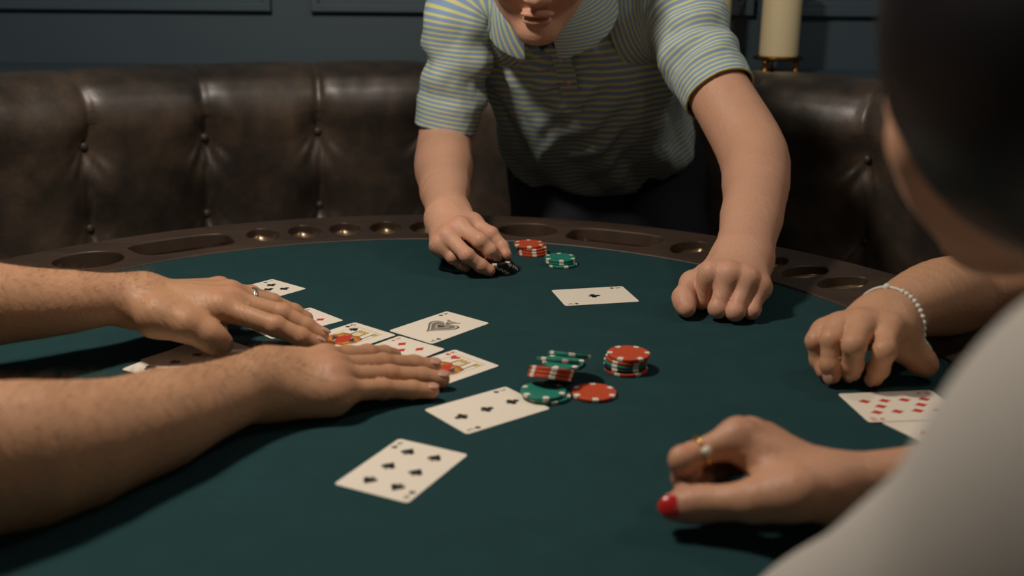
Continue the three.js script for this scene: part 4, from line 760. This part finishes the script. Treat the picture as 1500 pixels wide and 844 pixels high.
// ---- the child at the right with the bracelet
{
  const t = thing('person', 'child at the right edge with a beaded bracelet, fingers curled down on the felt', 'person'), fig = new Figure();
  const h = { wrist: onTable(1295, 466, 0.051), up: V(0, 0.8, 0.5), scale: 0.96, thick: 1.1, nails: ['index', 'middle', 'ring'], report: 'child',
    pinky: J([1208, 487, 0.042], [1194, 500, 0.036], [1199, 527, 0.018], [1207, 545, 0.0105]),
    ring: J([1232, 480, 0.049], [1218, 498, 0.043], [1216, 534, 0.021], [1219, 550, 0.011]),
    middle: J([1264, 476, 0.054], [1251, 506, 0.045], [1249, 533, 0.024], [1248, 545, 0.015]),
    index: J([1302, 482, 0.052], [1296, 514, 0.041], [1287, 540, 0.021], [1281, 553, 0.011]),
    thumb: J([1314, 490, 0.042], [1325, 508, 0.031], [1345, 525, 0.021], [1358, 536, 0.0145]), thumbUp: V(0.2, 0.9, -0.2), thumbThick: 1.08 };
  hand(fig, h);
  const E = onTable(1402, 431, 0.043), S = atDepth(1670, 375, 1.16);
  console.log('child', E.distanceTo(h.wrist).toFixed(2), S.distanceTo(E).toFixed(2), E.toArray().map((x) => x.toFixed(2)).join(), S.toArray().map((x) => x.toFixed(2)).join());
  fig.core.push(tubePrim([E, E.clone().lerp(h.wrist, 0.5).add(V(0, 0.004, 0)), h.wrist], (k) => lerp(0.041, 0.0265, smooth(k, 0.1, 1)), (k) => lerp(1, 1.15, k), h.lat, 10, 0.016));
  fig.core.push(cone(E.clone().lerp(S, 0.1), S, 0.037, 0.044, 0.005));
  const tor = V(S.x + 0.12, S.y - 0.02, S.z - 0.03), hip = V(S.x + 0.2, 0.5, S.z - 0.03), HM = new THREE.Matrix4().makeRotationFromEuler(new THREE.Euler(0.35, -1.35, 0, 'YXZ')).setPosition(tor.x - 0.03, tor.y + 0.2, tor.z);
  limb(fig, tor, hip, 0.09, 0.09, 0.04); limb(fig, tor, V(0, -0.05, -0.03).applyMatrix4(HM), 0.045, 0.045, 0.03); limb(fig, S, V(S.x + 0.1, S.y, S.z - 0.28), 0.042, 0.042, 0.04);
  head(fig, HM, 0.92);
  const E2 = V(S.x + 0.16, 0.66, S.z - 0.36), W2 = V(S.x + 0.05, 0.6, S.z - 0.2); limb(fig, V(S.x + 0.1, S.y, S.z - 0.28), E2, 0.042, 0.036, 0.02); limb(fig, E2, W2, 0.036, 0.024, 0.02);
  const hp = (d, y) => W2.clone().add(V(-d, y, 0)), h2 = { wrist: W2, up: V(0, 1, 0), scale: 0.85 }; FINGERS.forEach((f, i) => { h2[f] = [[-0.075, 0], [-0.105, -0.005], [-0.125, -0.018], [-0.135, -0.03]].map(([x, y]) => W2.clone().add(V(x + 0.006 * Math.abs(i - 1), y - 0.01, 0.028 - i * 0.018))); }); h2.thumb = [V(-0.02, -0.006, 0.025), V(-0.045, -0.015, 0.038), V(-0.068, -0.024, 0.044), V(-0.086, -0.032, 0.044)].map((p) => p.add(W2)); hand(fig, h2);
  const skin = { base: C3(0.56, 0.31, 0.18), red: C3(0.58, 0.23, 0.15), mottle: 0.08 };
  fig.build(t, [region(0.0021, 0.04, ...handPoints(h)), region(0.003, 0.055, h.wrist, E), region(0.004, 0.06, E, S), region(0.008, 0.12, tor, hip), region(0.006, 0.15, V(0, 0, 0).applyMatrix4(HM)), region(0.005, 0.05, V(S.x + 0.1, S.y, S.z - 0.28), E2, W2, ...handPoints(h2))], skin);
  addNails(fig, t, nailMat);
  const shirt = new Figure(); shirt.core.push(cone(tor, hip, 0.11, 0.12, 0.04), cone(S.clone().lerp(tor, 0.3), V(S.x + 0.1, S.y, S.z - 0.24), 0.055, 0.055, 0.04));
  clothMesh(t, 'shirt', shirt, [region(0.009, 0.14, tor, hip, V(S.x + 0.1, S.y, S.z - 0.24))], cloth({ color: C3(0.03, 0.03, 0.04) }));
  const hr = new Figure(), hq = new THREE.Quaternion().setFromRotationMatrix(HM); hr.core.push(blob(V(0, 0.05, -0.02).applyMatrix4(HM), 0.078, 0.08, 0.09, 0.01, hq)); hr.cuts.push(blob(V(0, -0.03, 0.09).applyMatrix4(HM), 0.1, 0.085, 0.07, 0.02, hq));
  clothMesh(t, 'hair', hr, [region(0.006, 0.13, V(0, 0.05, -0.02).applyMatrix4(HM))], hairMat(C3(0.05, 0.03, 0.015)));
  // bracelet: a cord on one side, round beads on the other
  const ax = E.clone().sub(h.wrist).normalize(), c = h.wrist.clone().addScaledVector(ax, 0.006), u = h.lat.clone().addScaledVector(ax, -h.lat.dot(ax)).normalize(), v = V(0, 0, 0).crossVectors(ax, u).normalize(); if (v.y < 0) v.negate();
  const f = fig.field(), onSkin = (th) => { const d = u.clone().multiplyScalar(Math.cos(th)).addScaledVector(v, Math.sin(th)); let r = 0.03; for (let i = 0; i < 10; i++) r -= f(c.x + d.x * r, c.y + d.y * r, c.z + d.z * r) * 0.8; return c.clone().addScaledVector(d, clamp(r, 0.015, 0.05) + 0.0012); };
  const cordPts = []; for (let i = 0; i < 48; i++) cordPts.push(onSkin(i / 48 * Math.PI * 2));
  const white = mat({ color: C3(0.72, 0.7, 0.64), roughness: 0.45 }), br = new THREE.Group(); br.name = 'bracelet'; br.userData.label = 'white cord bracelet with small round beads'; t.add(br);
  const path = new THREE.CatmullRomCurve3(cordPts, true); part(br, 'cord', new THREE.TubeGeometry(path, 160, 0.0014, 8, true), white);
  const bead = new THREE.SphereGeometry(0.0024, 14, 10), knot = new THREE.SphereGeometry(0.0036, 14, 10);
  for (let i = 0; i < 22; i++) { const p = part(br, 'bead', bead, white); p.position.copy(onSkin(0.95 - i * 0.155)); }
  part(br, 'bead', knot, white).position.copy(onSkin(1.5));
}

// ---- the woman in the foreground at the right
{
  const t = thing('person', 'dark-haired woman in a white blouse, right foreground, red thumbnail on her ringed hand', 'person'), fig = new Figure();
  const h = { wrist: onTable(1226, 712, 0.033), up: V(0, 1, -0.25), scale: 0.97, nails: [], report: 'woman',
    index: J([1082, 640, 0.058], [1001, 674, 0.046], [1003, 700, 0.029], [1022, 706, 0.023]),
    middle: J([1098, 640, 0.050], [1016, 668, 0.036], [1014, 692, 0.020], [1034, 698, 0.017]),
    ring: J([1116, 645, 0.041], [1040, 668, 0.026], [1036, 688, 0.0135], [1055, 692, 0.0125]),
    pinky: J([1134, 652, 0.033], [1070, 668, 0.020], [1066, 683, 0.012], [1082, 686, 0.0115]),
    thumb: J([1165, 724, 0.038], [1105, 734, 0.031], [1030, 738, 0.0225], [986, 743, 0.0185]), thumbUp: V(-0.05, 0.5, 0.85) };
  hand(fig, h);
  const E = V(0.60, 0.80, 0.24), Sr = V(0.66, 0.93, 0.44), Sl = atDepth(1772, 735, 0.30), El = atDepth(1268, 1005, 0.45), head0 = atDepth(1568, 62, 0.44);
  console.log('woman', E.distanceTo(h.wrist).toFixed(2), [h.wrist, Sl, El, head0].map((p) => p.toArray().map((x) => x.toFixed(3)).join()).join(' | '));
  arm(fig, Sr, E, h.wrist, h.lat, { shoulder: 0.042, elbow: 0.033, fore: 0.031, wrist: 0.0205 });
  const HM = new THREE.Matrix4().makeRotationFromEuler(new THREE.Euler(0.2, Math.PI - 0.15, 0, 'YXZ')).setPosition(head0);
  const neckB = V((Sl.x + Sr.x) / 2 + 0.08, 1.0, (Sl.z + Sr.z) / 2 + 0.02);
  limb(fig, neckB, V(-0.035, -0.035, -0.03).applyMatrix4(HM), 0.055, 0.044, 0.03);
  head(fig, HM, 0.95, false);
  const hips = V(0.68, 0.5, 0.78), fa = V(0.48, 0.79, 0.42);
  limb(fig, Sl, El, 0.04, 0.035, 0.02); limb(fig, El, fa, 0.033, 0.024, 0.02); limb(fig, Sl, Sr, 0.04, 0.04, 0.04); limb(fig, neckB, hips, 0.08, 0.1, 0.05);
  const skin = { base: C3(0.56, 0.30, 0.185), red: C3(0.58, 0.2, 0.13), mottle: 0.08 };
  fig.build(t, [region(0.0021, 0.04, ...handPoints(h)), region(0.004, 0.05, h.wrist, E), region(0.004, 0.15, head0, neckB), region(0.01, 0.1, Sr, Sl, E, El, fa, hips)], skin);
  fig.nails.length = 0;
  { const d = h.thumb[3].clone().sub(h.thumb[2]).normalize(), up = V(-0.05, 0.55, 0.83); up.addScaledVector(d, -up.dot(d)).normalize(); fig.nails.push({ d, top: up, c: h.thumb[3].clone().addScaledVector(d, 0.001).addScaledVector(up, 0.0086), len: 0.0088, wid: 0.0076, thick: 0.0034 }); }
  addNails(fig, t, mat({ color: C3(0.55, 0.02, 0.02), roughness: 0.25, clearcoat: 0.8, clearcoatRoughness: 0.1 }), 'glossy red thumbnail');
  // finger ring with a small stone
  const a = h.index[0], b = h.index[1], d = b.clone().sub(a).normalize(), gold = mat({ color: 0xd9b36a, metalness: 1, roughness: 0.22 }), ring = new THREE.Group(); ring.name = 'finger_ring'; ring.userData.label = 'thin gold finger ring with a small pale stone'; t.add(ring);
  const tg = new THREE.TorusGeometry(0.0107, 0.0015, 10, 40); part(ring, 'band', tg, gold); const st = new THREE.IcosahedronGeometry(0.0036, 1); st.translate(0, 0.0122, 0); part(ring, 'stone', st, mat({ color: 0xf0ead8, roughness: 0.15, clearcoat: 1 }));
  const zt = d, yt = V(-0.35, 0.3, 0.9); yt.addScaledVector(zt, -yt.dot(zt)).normalize(); ring.quaternion.setFromRotationMatrix(new THREE.Matrix4().makeBasis(V(0, 0, 0).crossVectors(yt, zt), yt, zt)); ring.position.copy(a.clone().lerp(b, 0.68));
  const bl = new Figure(); bl.core.push(cone(Sl, El, 0.062, 0.056, 0.03), cone(El, fa, 0.05, 0.04, 0.03), cone(Sl, Sr, 0.062, 0.06, 0.05), cone(Sr, E, 0.06, 0.05, 0.03), cone(E, E.clone().lerp(h.wrist, 0.45), 0.048, 0.04, 0.02), cone(neckB.clone().add(V(0.02, -0.05, 0.02)), hips, 0.09, 0.13, 0.06));
  clothMesh(t, 'blouse', bl, [region(0.006, 0.09, Sl, El, Sr, E, fa, E.clone().lerp(h.wrist, 0.45)), region(0.01, 0.15, hips, neckB)], cloth({ color: C3(0.5, 0.475, 0.43), bumpMap: weave, bumpScale: 0.0006 }), 'plain white blouse');
  const hr = new Figure(), hq = new THREE.Quaternion().setFromRotationMatrix(HM), hp = (x, y, z) => V(x, y, z).applyMatrix4(HM);
  hr.core.push(blob(atDepth(1606, 14, 0.425), 0.084, 0.096, 0.088, 0.03), blob(atDepth(1665, 120, 0.41), 0.072, 0.07, 0.07, 0.03)); const cap = new Figure(); cap.core.push(blob(hp(0, 0.046, -0.02), 0.077, 0.086, 0.095, 0.02, hq)); cap.cuts.push(blob(hp(0, -0.05, 0.1), 0.1, 0.09, 0.085, 0.02, hq)); clothMesh(t, 'hair', cap, [region(0.005, 0.13, hp(0, 0.04, -0.02))], hairMat(C3(0.006, 0.005, 0.006)));
  clothMesh(t, 'hair', hr, [region(0.005, 0.13, atDepth(1575, 40, 0.425))], hairMat(C3(0.006, 0.005, 0.006)), 'dark smooth hair');
}

renderer.render(scene, camera);
